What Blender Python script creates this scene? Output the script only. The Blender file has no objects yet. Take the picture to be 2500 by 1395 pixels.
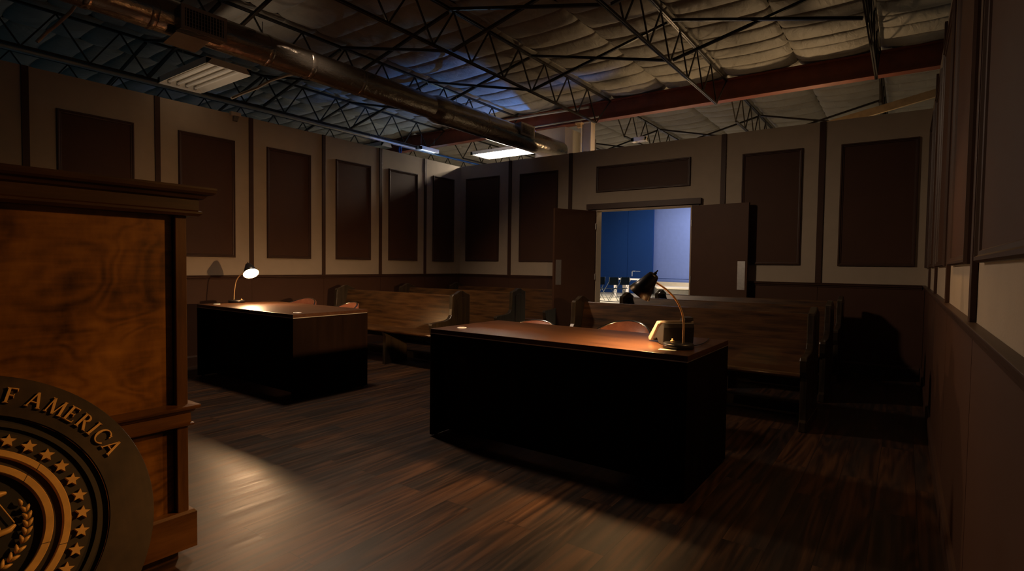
import bpy, bmesh, math, random
from math import sin, cos, pi, radians
from mathutils import Vector, Matrix, noise

S = bpy.context.scene
COL = S.collection
random.seed(7)

# ---------------------------------------------------------------- materials
MATS = {}
def new_mat(name):
    m = bpy.data.materials.new(name); m.use_nodes = True
    nt = m.node_tree; nt.nodes.clear()
    out = nt.nodes.new('ShaderNodeOutputMaterial')
    b = nt.nodes.new('ShaderNodeBsdfPrincipled')
    nt.links.new(b.outputs[0], out.inputs[0])
    MATS[name] = m
    return m, nt, b

def N(nt, t, **kw):
    n = nt.nodes.new(t)
    for k, v in kw.items():
        if k == 'inp':
            for a, c in v.items(): n.inputs[a].default_value = c
        else: setattr(n, k, v)
    return n

def ramp(nt, stops):
    r = nt.nodes.new('ShaderNodeValToRGB')
    e = r.color_ramp.elements
    while len(e) < len(stops): e.new(0.5)
    for x, (p, c) in zip(e, stops): x.position = p; x.color = (*c, 1)
    return r

def simple(name, col, rough=0.6, metal=0.0, spec=0.4, noise_amt=0.12, nscale=6.0, bump=0.0, bscale=60.0, coat=0.0):
    m, nt, b = new_mat(name)
    tc = N(nt, 'ShaderNodeTexCoord')
    nz = N(nt, 'ShaderNodeTexNoise', inp={'Scale': nscale, 'Detail': 4.0})
    nt.links.new(tc.outputs['Object'], nz.inputs['Vector'])
    lo = tuple(c * (1 - noise_amt) for c in col); hi = tuple(min(1, c * (1 + noise_amt)) for c in col)
    r = ramp(nt, [(0.3, lo), (0.7, hi)])
    nt.links.new(nz.outputs[0], r.inputs[0]); nt.links.new(r.outputs[0], b.inputs['Base Color'])
    b.inputs['Roughness'].default_value = rough; b.inputs['Metallic'].default_value = metal
    b.inputs['Specular IOR Level'].default_value = spec
    if coat: b.inputs['Coat Weight'].default_value = coat; b.inputs['Coat Roughness'].default_value = 0.15
    if bump:
        n2 = N(nt, 'ShaderNodeTexNoise', inp={'Scale': bscale, 'Detail': 3.0})
        nt.links.new(tc.outputs['Object'], n2.inputs['Vector'])
        bp = N(nt, 'ShaderNodeBump', inp={'Strength': bump, 'Distance': 0.01})
        nt.links.new(n2.outputs[0], bp.inputs['Height']); nt.links.new(bp.outputs[0], b.inputs['Normal'])
    return m

def wood(name, dark, mid, light, axis='X', grain=26.0, figure=3.0, rings=9.0, rough=0.4, coat=0.0, bump=0.08, stretch=9.0, spec=0.4, amp=0.05):
    """straight grain along axis with a slow figured pattern over it"""
    m, nt, b = new_mat(name)
    tc = N(nt, 'ShaderNodeTexCoord')
    sc = {'X': (1 / stretch, 1, 1), 'Y': (1, 1 / stretch, 1), 'Z': (1, 1, 1 / stretch)}[axis]
    mp = N(nt, 'ShaderNodeMapping'); mp.inputs['Scale'].default_value = sc
    nt.links.new(tc.outputs['Object'], mp.inputs[0])
    g = N(nt, 'ShaderNodeTexNoise', inp={'Scale': grain, 'Detail': 8.0, 'Roughness': 0.65})
    nt.links.new(mp.outputs[0], g.inputs['Vector'])
    sc2 = {'X': (0.3, 1, 1), 'Y': (1, 0.3, 1), 'Z': (1, 1, 0.3)}[axis]
    mp2 = N(nt, 'ShaderNodeMapping'); mp2.inputs['Scale'].default_value = sc2
    nt.links.new(tc.outputs['Object'], mp2.inputs[0])
    f = N(nt, 'ShaderNodeTexNoise', inp={'Scale': figure, 'Detail': 2.0, 'Roughness': 0.4})
    nt.links.new(mp2.outputs[0], f.inputs['Vector'])
    mul = N(nt, 'ShaderNodeMath', operation='MULTIPLY'); mul.inputs[1].default_value = rings * 6.283
    nt.links.new(f.outputs[0], mul.inputs[0])
    sn = N(nt, 'ShaderNodeMath', operation='SINE'); nt.links.new(mul.outputs[0], sn.inputs[0])
    ad = N(nt, 'ShaderNodeMath', operation='MULTIPLY_ADD'); ad.inputs[1].default_value = amp
    nt.links.new(sn.outputs[0], ad.inputs[0]); nt.links.new(g.outputs[0], ad.inputs[2])
    r = ramp(nt, [(0.25, dark), (0.5, mid), (0.78, light)])
    nt.links.new(ad.outputs[0], r.inputs[0]); nt.links.new(r.outputs[0], b.inputs['Base Color'])
    b.inputs['Roughness'].default_value = rough
    b.inputs['Specular IOR Level'].default_value = spec
    if coat: b.inputs['Coat Weight'].default_value = coat; b.inputs['Coat Roughness'].default_value = 0.22
    bp = N(nt, 'ShaderNodeBump', inp={'Strength': bump, 'Distance': 0.004})
    nt.links.new(g.outputs[0], bp.inputs['Height']); nt.links.new(bp.outputs[0], b.inputs['Normal'])
    return m

def figured(name, dark, mid, light, rough=0.35, scale=(1.5, 1.5, 2.6), rings=12.0, coat=0.25, spec=0.35):
    """stained plywood with cathedral grain: contour lines of a slow noise, plus blotchy stain"""
    m, nt, b = new_mat(name)
    tc = N(nt, 'ShaderNodeTexCoord')
    mp = N(nt, 'ShaderNodeMapping'); mp.inputs['Scale'].default_value = scale
    nt.links.new(tc.outputs['Object'], mp.inputs[0])
    f = N(nt, 'ShaderNodeTexNoise', inp={'Scale': 1.7, 'Detail': 2.5, 'Roughness': 0.45, 'Distortion': 0.5})
    nt.links.new(mp.outputs[0], f.inputs['Vector'])
    mul = N(nt, 'ShaderNodeMath', operation='MULTIPLY'); mul.inputs[1].default_value = rings * 6.283
    nt.links.new(f.outputs[0], mul.inputs[0])
    sn = N(nt, 'ShaderNodeMath', operation='SINE'); nt.links.new(mul.outputs[0], sn.inputs[0])
    st = N(nt, 'ShaderNodeTexNoise', inp={'Scale': 3.2, 'Detail': 5.0, 'Roughness': 0.6})
    mp3 = N(nt, 'ShaderNodeMapping'); mp3.inputs['Scale'].default_value = (1, 1.6, 0.75)
    nt.links.new(tc.outputs['Object'], mp3.inputs[0]); nt.links.new(mp3.outputs[0], st.inputs['Vector'])
    fg = N(nt, 'ShaderNodeTexNoise', inp={'Scale': 60.0, 'Detail': 4.0})
    mp4 = N(nt, 'ShaderNodeMapping'); mp4.inputs['Scale'].default_value = (1, 0.12, 1.2)
    nt.links.new(tc.outputs['Object'], mp4.inputs[0]); nt.links.new(mp4.outputs[0], fg.inputs['Vector'])
    a1 = N(nt, 'ShaderNodeMath', operation='MULTIPLY_ADD'); a1.inputs[1].default_value = 0.05
    nt.links.new(sn.outputs[0], a1.inputs[0]); nt.links.new(st.outputs[0], a1.inputs[2])
    a2 = N(nt, 'ShaderNodeMath', operation='MULTIPLY_ADD'); a2.inputs[1].default_value = 0.22
    nt.links.new(fg.outputs[0], a2.inputs[0]); nt.links.new(a1.outputs[0], a2.inputs[2])
    r = ramp(nt, [(0.38, dark), (0.6, mid), (0.86, light)])
    nt.links.new(a2.outputs[0], r.inputs[0]); nt.links.new(r.outputs[0], b.inputs['Base Color'])
    b.inputs['Roughness'].default_value = rough; b.inputs['Specular IOR Level'].default_value = spec
    if coat: b.inputs['Coat Weight'].default_value = coat; b.inputs['Coat Roughness'].default_value = 0.3
    return m

def floor_mat():
    m, nt, b = new_mat('vinyl_plank_floor')
    tc = N(nt, 'ShaderNodeTexCoord')
    mp = N(nt, 'ShaderNodeMapping'); mp.inputs['Rotation'].default_value = (0, 0, radians(90))
    mp.inputs['Location'].default_value = (0.55, 0.03, 0)
    nt.links.new(tc.outputs['Object'], mp.inputs[0])
    bk = N(nt, 'ShaderNodeTexBrick', inp={'Scale': 1.0, 'Mortar Size': 0.0012, 'Mortar Smooth': 0.1, 'Bias': 0.0, 'Brick Width': 1.22, 'Row Height': 0.178})
    bk.offset = 0.37; bk.offset_frequency = 2
    bk.inputs['Color1'].default_value = (0, 0, 0, 1); bk.inputs['Color2'].default_value = (1, 1, 1, 1)
    bk.inputs['Mortar'].default_value = (0.5, 0.5, 0.5, 1)
    nt.links.new(mp.outputs[0], bk.inputs[0])
    # grain, shifted per plank
    va = N(nt, 'ShaderNodeVectorMath', operation='MULTIPLY_ADD')
    va.inputs[1].default_value = (9.0, 5.0, 3.0)
    nt.links.new(bk.outputs['Color'], va.inputs[0]); nt.links.new(tc.outputs['Object'], va.inputs[2])
    mg = N(nt, 'ShaderNodeMapping'); mg.inputs['Scale'].default_value = (1, 0.035, 1)
    nt.links.new(va.outputs[0], mg.inputs[0])
    g = N(nt, 'ShaderNodeTexNoise', inp={'Scale': 34.0, 'Detail': 8.0, 'Roughness': 0.65})
    nt.links.new(mg.outputs[0], g.inputs['Vector'])
    mf = N(nt, 'ShaderNodeMapping'); mf.inputs['Scale'].default_value = (1, 0.10, 1)
    nt.links.new(va.outputs[0], mf.inputs[0])
    f = N(nt, 'ShaderNodeTexNoise', inp={'Scale': 6.0, 'Detail': 2.0, 'Roughness': 0.4})
    nt.links.new(mf.outputs[0], f.inputs['Vector'])
    mul = N(nt, 'ShaderNodeMath', operation='MULTIPLY'); mul.inputs[1].default_value = 60.0
    nt.links.new(f.outputs[0], mul.inputs[0])
    sn = N(nt, 'ShaderNodeMath', operation='SINE'); nt.links.new(mul.outputs[0], sn.inputs[0])
    a1 = N(nt, 'ShaderNodeMath', operation='MULTIPLY_ADD'); a1.inputs[1].default_value = 0.10
    nt.links.new(sn.outputs[0], a1.inputs[0]); nt.links.new(g.outputs[0], a1.inputs[2])
    a2 = N(nt, 'ShaderNodeMath', operation='MULTIPLY_ADD'); a2.inputs[1].default_value = 0.26
    nt.links.new(bk.outputs['Color'], a2.inputs[0]); nt.links.new(a1.outputs[0], a2.inputs[2])
    r = ramp(nt, [(0.3, (0.008, 0.005, 0.004)), (0.52, (0.027, 0.014, 0.009)), (0.7, (0.062, 0.029, 0.0145)), (0.95, (0.105, 0.050, 0.024))])
    nt.links.new(a2.outputs[0], r.inputs[0])
    # grey wash in long streaks
    ms = N(nt, 'ShaderNodeMapping'); ms.inputs['Scale'].default_value = (1, 0.10, 1)
    nt.links.new(va.outputs[0], ms.inputs[0])
    s2 = N(nt, 'ShaderNodeTexNoise', inp={'Scale': 7.0, 'Detail': 4.0})
    nt.links.new(ms.outputs[0], s2.inputs['Vector'])
    rs = ramp(nt, [(0.42, (0, 0, 0)), (0.66, (0.75, 0.75, 0.75))])
    nt.links.new(s2.outputs[0], rs.inputs[0])
    mx = N(nt, 'ShaderNodeMixRGB'); mx.inputs[2].default_value = (0.022, 0.021, 0.022, 1)
    nt.links.new(rs.outputs[0], mx.inputs[0]); nt.links.new(r.outputs[0], mx.inputs[1])
    mo = N(nt, 'ShaderNodeMixRGB'); mo.inputs[2].default_value = (0.01, 0.007, 0.005, 1)
    nt.links.new(bk.outputs['Fac'], mo.inputs[0]); nt.links.new(mx.outputs[0], mo.inputs[1])
    nt.links.new(mo.outputs[0], b.inputs['Base Color'])
    rr = ramp(nt, [(0.3, (0.38, 0.38, 0.38)), (0.7, (0.52, 0.52, 0.52))])
    nt.links.new(g.outputs[0], rr.inputs[0]); nt.links.new(rr.outputs[0], b.inputs['Roughness'])
    b.inputs['Specular IOR Level'].default_value = 0.32
    bp = N(nt, 'ShaderNodeBump', inp={'Strength': 0.22, 'Distance': 0.004})
    nt.links.new(a1.outputs[0], bp.inputs['Height']); nt.links.new(bp.outputs[0], b.inputs['Normal'])
    return m

def foil_mat():
    m, nt, b = new_mat('duct_foil')
    tc = N(nt, 'ShaderNodeTexCoord')
    mp = N(nt, 'ShaderNodeMapping'); mp.inputs['Scale'].default_value = (1, 0.55, 1)
    nt.links.new(tc.outputs['Object'], mp.inputs[0])
    v = N(nt, 'ShaderNodeTexNoise', inp={'Scale': 14.0, 'Detail': 5.0, 'Roughness': 0.6, 'Distortion': 0.8})
    nt.links.new(mp.outputs[0], v.inputs['Vector'])
    bp = N(nt, 'ShaderNodeBump', inp={'Strength': 0.45, 'Distance': 0.014})
    nt.links.new(v.outputs[0], bp.inputs['Height'])
    w = N(nt, 'ShaderNodeTexVoronoi', inp={'Scale': 45.0})
    nt.links.new(mp.outputs[0], w.inputs['Vector'])
    b2 = N(nt, 'ShaderNodeBump', inp={'Strength': 0.14, 'Distance': 0.004})
    nt.links.new(w.outputs['Distance'], b2.inputs['Height']); nt.links.new(bp.outputs[0], b2.inputs['Normal'])
    nt.links.new(b2.outputs[0], b.inputs['Normal'])
    b.inputs['Base Color'].default_value = (0.40, 0.36, 0.31, 1)
    b.inputs['Metallic'].default_value = 0.95; b.inputs['Roughness'].default_value = 0.20
    return m

def emit(name, col, strength):
    m, nt, b = new_mat(name)
    b.inputs['Base Color'].default_value = (0.9, 0.88, 0.84, 1)
    b.inputs['Emission Color'].default_value = (*col, 1); b.inputs['Emission Strength'].default_value = strength
    return m

def insul_mat():
    m, nt, b = new_mat('insulation')
    tc = N(nt, 'ShaderNodeTexCoord')
    nz = N(nt, 'ShaderNodeTexNoise', inp={'Scale': 3.0, 'Detail': 4.0}); nt.links.new(tc.outputs['Object'], nz.inputs['Vector'])
    r = ramp(nt, [(0.3, (0.33, 0.31, 0.27)), (0.7, (0.41, 0.39, 0.345))]); nt.links.new(nz.outputs[0], r.inputs[0]); nt.links.new(r.outputs[0], b.inputs['Base Color'])
    mp = N(nt, 'ShaderNodeMapping'); mp.inputs['Scale'].default_value = (1.0, 0.35, 1); mp.inputs['Rotation'].default_value = (0, 0, 0.35)
    nt.links.new(tc.outputs['Object'], mp.inputs[0])
    n2 = N(nt, 'ShaderNodeTexNoise', inp={'Scale': 13.0, 'Detail': 4.0, 'Distortion': 0.6}); nt.links.new(mp.outputs[0], n2.inputs['Vector'])
    bp = N(nt, 'ShaderNodeBump', inp={'Strength': 0.55, 'Distance': 0.03}); nt.links.new(n2.outputs[0], bp.inputs['Height']); nt.links.new(bp.outputs[0], b.inputs['Normal'])
    b.inputs['Roughness'].default_value = 0.6; b.inputs['Specular IOR Level'].default_value = 0.25
    return m

WARM = (1.0, 0.56, 0.23)
simple('wall_paint', (0.47, 0.39, 0.295), 0.75, noise_amt=0.04, bump=0.05, bscale=140)
simple('brown_paint', (0.080, 0.038, 0.023), 0.55, spec=0.25, noise_amt=0.06, nscale=3)
simple('brown_trim', (0.070, 0.037, 0.025), 0.42, spec=0.3, noise_amt=0.06)
simple('jamb_paint', (0.62, 0.50, 0.37), 0.6, noise_amt=0.05)
simple('door_paint', (0.095, 0.046, 0.027), 0.5, spec=0.2, noise_amt=0.05)
simple('brushed_steel', (0.62, 0.60, 0.57), 0.38, metal=0.85, noise_amt=0.08, nscale=30)
insul_mat()
simple('joist_steel', (0.045, 0.038, 0.030), 0.38, metal=0.3, noise_amt=0.3, nscale=12)
simple('beam_red_oxide', (0.19, 0.050, 0.024), 0.5, noise_amt=0.2)
simple('galvanised', (0.50, 0.48, 0.44), 0.4, metal=0.6, noise_amt=0.12)
simple('grille_grey', (0.36, 0.31, 0.26), 0.45, noise_amt=0.05)
simple('duct_dark', (0.02, 0.02, 0.02), 0.8)
simple('fixture_white', (0.78, 0.75, 0.68), 0.35, noise_amt=0.03)
simple('socket_grey', (0.30, 0.29, 0.26), 0.5)
simple('tube_off', (0.85, 0.84, 0.80), 0.2, noise_amt=0.02)
simple('fixture_edge', (0.40, 0.25, 0.17), 0.5)
simple('drywall_raw', (0.55, 0.47, 0.37), 0.8, noise_amt=0.05)
simple('column_paint', (0.52, 0.42, 0.30), 0.6, noise_amt=0.06)
simple('cable_tan', (0.42, 0.34, 0.25), 0.6)
simple('cable_blue', (0.02, 0.10, 0.36), 0.45)
simple('black_metal', (0.012, 0.012, 0.014), 0.32, metal=0.0, spec=0.6, noise_amt=0.05)
simple('brass', (0.90, 0.60, 0.27), 0.35, metal=0.5, noise_amt=0.06)
simple('chrome', (0.75, 0.74, 0.72), 0.15, metal=1.0, noise_amt=0.02)
simple('grommet_metal', (0.80, 0.78, 0.74), 0.3, metal=0.3, noise_amt=0.02)
simple('shade_inside', (0.80, 0.76, 0.68), 0.5, noise_amt=0.02)
simple('black_plastic', (0.022, 0.021, 0.021), 0.4, noise_amt=0.08)
simple('grey_plastic', (0.16, 0.15, 0.14), 0.42, noise_amt=0.05)
simple('leather_brown', (0.32, 0.11, 0.055), 0.38, noise_amt=0.2, nscale=20, bump=0.1, bscale=120)
simple('paper', (0.85, 0.78, 0.62), 0.7, noise_amt=0.02)
simple('gold_paint', (0.80, 0.44, 0.12), 0.45, metal=0.1, noise_amt=0.12, nscale=25)
simple('blue_paint', (0.005, 0.050, 0.24), 0.6, noise_amt=0.03)
simple('periwinkle_cloth', (0.23, 0.33, 0.78), 0.85, noise_amt=0.03)
simple('hall_floor_cream', (0.62, 0.56, 0.44), 0.35, noise_amt=0.06, nscale=1.0)
simple('stage_cream', (0.84, 0.74, 0.58), 0.6, noise_amt=0.03)
simple('stage_grey', (0.22, 0.20, 0.17), 0.7)
simple('white_plastic', (0.66, 0.62, 0.60), 0.4, noise_amt=0.03)
simple('chair_blue_black', (0.006, 0.014, 0.028), 0.75, spec=0.1)
simple('chair_steel', (0.22, 0.25, 0.27), 0.4, metal=0.4)
simple('tape_white', (0.75, 0.8, 0.85), 0.6)
simple('lumber', (0.50, 0.37, 0.22), 0.7, noise_amt=0.15, nscale=12)
simple('desk_edge', (0.030, 0.016, 0.010), 0.35, noise_amt=0.2)
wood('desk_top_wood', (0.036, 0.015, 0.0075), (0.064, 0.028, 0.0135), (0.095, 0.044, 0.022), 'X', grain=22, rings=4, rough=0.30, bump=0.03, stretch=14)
wood('desk_shaded_wood', (0.005, 0.0026, 0.0016), (0.009, 0.0045, 0.0026), (0.014, 0.007, 0.004), 'Z', grain=22, rings=4, rough=0.6, bump=0.03, stretch=14, spec=0.03)  # desk wood darkened: the shade on the sides is in the colour
wood('pew_wood', (0.013, 0.0055, 0.002), (0.078, 0.034, 0.010), (0.14, 0.065, 0.020), 'X', grain=34, figure=1.6, rings=14, rough=0.34, coat=0.5, bump=0.15, stretch=12)
wood('pew_end_wood', (0.014, 0.010, 0.006), (0.040, 0.028, 0.016), (0.07, 0.05, 0.028), 'Z', grain=26, figure=2.5, rings=8, rough=0.3, coat=0.3, bump=0.1, stretch=12)
figured('bench_panel_wood', (0.035, 0.012, 0.002), (0.21, 0.080, 0.009), (0.40, 0.165, 0.024))
wood('bench_trim_wood', (0.04, 0.014, 0.003), (0.12, 0.046, 0.008), (0.20, 0.082, 0.016), 'Y', grain=24, rings=5, rough=0.36, coat=0.2, bump=0.06)
wood('bench_stile_wood', (0.03, 0.010, 0.003), (0.09, 0.035, 0.007), (0.15, 0.062, 0.014), 'Z', grain=24, rings=5, rough=0.36, coat=0.2, bump=0.06)
wood('cornice_wood', (0.025, 0.010, 0.004), (0.065, 0.028, 0.009), (0.11, 0.050, 0.018), 'Y', grain=24, rings=5, rough=0.38, coat=0.15, bump=0.06)
figured('seal_wood', (0.022, 0.012, 0.006), (0.050, 0.028, 0.013), (0.085, 0.048, 0.022), rough=0.5, scale=(1.4, 1.4, 1.4), rings=10, coat=0.0)
simple('seal_dark', (0.022, 0.016, 0.011), 0.6)
simple('seal_brown', (0.045, 0.030, 0.017), 0.55, noise_amt=0.15)
floor_mat(); foil_mat()
emit('lamp_bulb', WARM, 1150.0); emit('lamp_bulb_bright', WARM, 3800.0)
emit('tube_lit', (1.0, 0.86, 0.68), 150.0)
emit('tube_cool', (0.55, 0.75, 1.0), 3.0)

# ---------------------------------------------------------------- mesh helpers
class MB:
    def __init__(s): s.v = []; s.f = []; s.sm = []
    def add(s, verts, faces, smooth=False):
        o = len(s.v); s.v += [tuple(v) for v in verts]
        s.f += [tuple(i + o for i in f) for f in faces]; s.sm += [smooth] * len(faces); return s
    def box(s, x0, x1, y0, y1, z0, z1, M=None):
        p = [(x, y, z) for z in (z0, z1) for y in (y0, y1) for x in (x0, x1)]
        if M is not None: p = [M @ Vector(q) for q in p]
        return s.add(p, [(0, 2, 3, 1), (4, 5, 7, 6), (0, 1, 5, 4), (2, 6, 7, 3), (0, 4, 6, 2), (1, 3, 7, 5)])
    def bar(s, a, b, w, h=None, up=(0, 0, 1)):
        """square bar from a to b"""
        a = Vector(a); b = Vector(b); h = h or w
        d = (b - a); L = d.length; d.normalize()
        u = Vector(up)
        if abs(d.dot(u)) > 0.98: u = Vector((1, 0, 0))
        x = d.cross(u).normalized(); z = x.cross(d)
        M = Matrix((x, d, z)).transposed().to_4x4(); M.translation = a
        return s.box(-w / 2, w / 2, 0, L, -h / 2, h / 2, M)
    def tube(s, pts, r, n=10, cap=True):
        pts = [Vector(p) for p in pts]; rs = r if isinstance(r, (list, tuple)) else [r] * len(pts)
        t0 = (pts[1] - pts[0]).normalized()
        u = t0.orthogonal().normalized(); rings = []
        for i, p in enumerate(pts):
            t = (pts[min(i + 1, len(pts) - 1)] - pts[max(i - 1, 0)]).normalized()
            u = (u - t * u.dot(t)).normalized(); w = t.cross(u)
            rings.append([p + (u * cos(2 * pi * k / n) + w * sin(2 * pi * k / n)) * rs[i] for k in range(n)])
        vs = [v for r_ in rings for v in r_]
        fs = [(i * n + k, i * n + (k + 1) % n, (i + 1) * n + (k + 1) % n, (i + 1) * n + k) for i in range(len(pts) - 1) for k in range(n)]
        s.add(vs, fs, True)
        if cap:
            s.add(rings[0], [tuple(range(n))[::-1]]); s.add(rings[-1], [tuple(range(n))])
        return s
    def lathe(s, prof, M=None, n=32, smooth=True):
        """prof: list of (r, z); revolve about local Z"""
        vs = []
        for r, z in prof:
            for k in range(n):
                q = Vector((r * cos(2 * pi * k / n), r * sin(2 * pi * k / n), z))
                vs.append(M @ q if M is not None else q)
        fs = [(i * n + k, i * n + (k + 1) % n, (i + 1) * n + (k + 1) % n, (i + 1) * n + k) for i in range(len(prof) - 1) for k in range(n)]
        return s.add(vs, fs, smooth)
    def prism(s, poly, z0, z1, M=None):
        """poly: 2D outline (x, y), extruded z0..z1"""
        n = len(poly)
        p = [Vector((x, y, z0)) for x, y in poly] + [Vector((x, y, z1)) for x, y in poly]
        if M is not None: p = [M @ q for q in p]
        return s.add(p, [tuple(range(n))[::-1], tuple(range(n, 2 * n))] + [(i, (i + 1) % n, (i + 1) % n + n, i + n) for i in range(n)])
    def sweep(s, prof, a, b, out, up=(0, 0, 1)):
        """moulding: prof (o, u) outline; swept from a to b; o along out, u along up"""
        a = Vector(a); b = Vector(b); o = Vector(out); u = Vector(up); n = len(prof)
        p = [a + o * q[0] + u * q[1] for q in prof] + [b + o * q[0] + u * q[1] for q in prof]
        return s.add(p, [tuple(range(n)), tuple(range(n, 2 * n))[::-1]] + [(i, i + n, (i + 1) % n + n, (i + 1) % n) for i in range(n)])
    def build(s, name, mat, parent=None, bevel=0.0, loc=None, segs=2):
        me = bpy.data.meshes.new(name); me.from_pydata(s.v, [], s.f); me.update()
        bm = bmesh.new(); bm.from_mesh(me)
        bmesh.ops.recalc_face_normals(bm, faces=bm.faces[:]); bm.to_mesh(me); bm.free()
        me.polygons.foreach_set('use_smooth', s.sm)
        me.materials.append(MATS[mat])
        o = bpy.data.objects.new(name, me); COL.objects.link(o)
        if parent is not None: o.parent = parent
        if loc is not None: o.location = loc
        if bevel:
            md = o.modifiers.new('bevel', 'BEVEL'); md.width = bevel; md.segments = segs; md.limit_method = 'ANGLE'; md.angle_limit = radians(40)
        return o

def tag(o, label=None, cat=None, group=None, kind=None):
    if label: o['label'] = label
    if cat: o['category'] = cat
    if group: o['group'] = group
    if kind: o['kind'] = kind
    return o
def thing(name, label, cat, loc=(0, 0, 0), rz=0.0, group=None):
    o = bpy.data.objects.new(name, None); COL.objects.link(o)
    o.empty_display_size = 0.1
    o.location = loc; o.rotation_euler = (0, 0, rz)
    return tag(o, label, cat, group)
def struct(o, label=None):
    o['kind'] = 'structure'
    if label: o['label'] = label
    return o
def copy_tree(o, parent=None):
    c = o.copy(); COL.objects.link(c)
    if parent is not None: c.parent = parent
    for ch in list(o.children): copy_tree(ch, c)
    return c

# ---------------------------------------------------------------- room shell
W = 6.84; HT = 2.99; YB = -9.6
RAIL = 1.045
LBAT = [0.905, 1.878, 2.900, 3.945, 4.993, 6.092, 7.2, 8.3]      # battens on the left wall (distance from the corner)
FBAT = [1.126, 2.306, 4.637, 5.787]
RBAT = [1.28, 2.56, 3.95, 5.28, 6.6, 7.9]
DX0, DX1, DZ = 2.773, 4.233, 2.068

struct(MB().box(-0.12, W + 0.12, YB, 0.0, -0.06, 0.0).build('floor', 'vinyl_plank_floor'), 'dark brown wood-look plank floor of the courtroom')
struct(MB().box(-16, 14, 0.0, 22, -0.07, -0.004).build('floor', 'hall_floor_cream'), 'pale cream floor of the hall beyond the doors')
# walls: painted slab, with the brown wainscot sheets as a part
wl = struct(MB().box(-0.12, 0, YB, 0, 0, HT).build('wall_left', 'wall_paint'))
m = MB(); ys = [0.0] + LBAT + [9.6]; m.box(0, 0.0025, YB, 0, 0, RAIL - 0.02)
for a, b in zip(ys[:-1], ys[1:]): m.box(0, 0.006, -b + 0.004, -a - 0.004, 0.0, RAIL - 0.02)
m.build('wainscot', 'brown_paint', wl)
wb = struct(MB().box(-0.12, DX0, 0, 0.12, 0, HT).box(DX1, W + 0.12, 0, 0.12, 0, HT).box(DX0, DX1, 0, 0.12, DZ, HT).build('wall_back', 'wall_paint'))
m = MB(); xs = [0.006, FBAT[0], FBAT[1], DX0 - 0.05]; m.box(0.006, DX0 - 0.05, -0.0025, 0, 0, RAIL - 0.02).box(DX1 + 0.05, W - 0.006, -0.0025, 0, 0, RAIL - 0.02)
for a, b in zip(xs[:-1], xs[1:]): m.box(a + 0.004, b - 0.004, -0.006, 0, 0, RAIL - 0.02)
xs = [DX1 + 0.05, FBAT[2], FBAT[3], W - 0.006]
for a, b in zip(xs[:-1], xs[1:]): m.box(a + 0.004, b - 0.004, -0.006, 0, 0, RAIL - 0.02)
m.build('wainscot', 'brown_paint', wb)
wr = struct(MB().box(W, W + 0.12, YB, 0, 0, HT).build('wall_right', 'wall_paint'))
m = MB(); ys = [0.0] + RBAT + [9.6]; m.box(W - 0.0025, W, YB, 0, 0, RAIL - 0.02)
for a, b in zip(ys[:-1], ys[1:]): m.box(W - 0.006, W, -b + 0.005, -a - 0.005, 0.0, RAIL - 0.02)
m.build('wainscot', 'brown_paint', wr)
# chair rails and baseboards
rail = [(0, -0.052), (0.012, -0.052), (0.014, -0.036), (0.024, -0.028), (0.026, -0.012), (0.032, -0.008), (0.032, 0), (0, 0)]
n = 0
def trim(mb, mat='brown_trim', bevel=0.002, label=None):
    global n; n += 1
    return struct(mb.build('trim_%d' % n, mat, bevel=bevel), label)
trim(MB().sweep(rail, (0, 0, RAIL), (0, YB, RAIL), (1, 0, 0)), label='brown chair rail along the left wall')
trim(MB().sweep(rail, (0.03, 0, RAIL), (DX0 - 0.13, 0, RAIL), (0, -1, 0)), label='brown chair rail left of the double doors')
trim(MB().sweep(rail, (DX1 + 0.13, 0, RAIL), (W - 0.03, 0, RAIL), (0, -1, 0)), label='brown chair rail right of the double doors')
trim(MB().sweep(rail, (W, 0, RAIL), (W, YB, RAIL), (-1, 0, 0)), label='brown chair rail along the right wall')
bb = [(0, 0), (0.018, 0), (0.018, 0.10), (0.010, 0.118), (0, 0.12)]
struct(MB().sweep(bb, (0.006, 0, 0), (0.006, YB, 0), (1, 0, 0)).build('baseboard_left', 'brown_trim'))
struct(MB().sweep(bb, (0.03, -0.006, 0), (DX0 - 0.12, -0.006, 0), (0, -1, 0)).sweep(bb, (DX1 + 0.12, -0.006, 0), (W - 0.03, -0.006, 0), (0, -1, 0)).build('baseboard_back', 'brown_trim'))
struct(MB().sweep(bb, (W - 0.006, 0, 0), (W - 0.006, YB, 0), (-1, 0, 0)).build('baseboard_right', 'brown_trim'))
# vertical battens over the sheet joints
for y in LBAT: trim(MB().box(0, 0.016, -y - 0.027, -y + 0.027, RAIL, HT), label='brown vertical batten on the left wall')
for x in FBAT: trim(MB().box(x - 0.032, x + 0.032, -0.016, 0, RAIL if x < DX0 or x > DX1 + 0.1 else DZ, HT), label='brown vertical batten on the far wall')
for y in RBAT: trim(MB().box(W - 0.018, W, -y - 0.03, -y + 0.03, RAIL, HT), label='brown vertical batten on the right wall')
# door head and side casings, reveal lining
trim(MB().box(DX0 - 0.155, DX1 + 0.13, -0.05, 0, DZ + 0.012, DZ + 0.095), label='brown head casing over the double doors')
trim(MB().box(DX0 - 0.10, DX0 - 0.005, -0.02, 0, 0, DZ + 0.012), label='brown side casing at the left of the doorway')
trim(MB().box(DX1 + 0.005, DX1 + 0.10, -0.02, 0, 0, DZ + 0.012), label='brown side casing at the right of the doorway')
trim(MB().box(DX0 - 0.004, DX0 + 0.015, -0.018, 0.14, 0, DZ).box(DX1 - 0.015, DX1 + 0.004, -0.018, 0.14, 0, DZ).box(DX0, DX1, -0.018, 0.14, DZ - 0.015, DZ + 0.004), 'jamb_paint', label='pale lining of the doorway')

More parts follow.
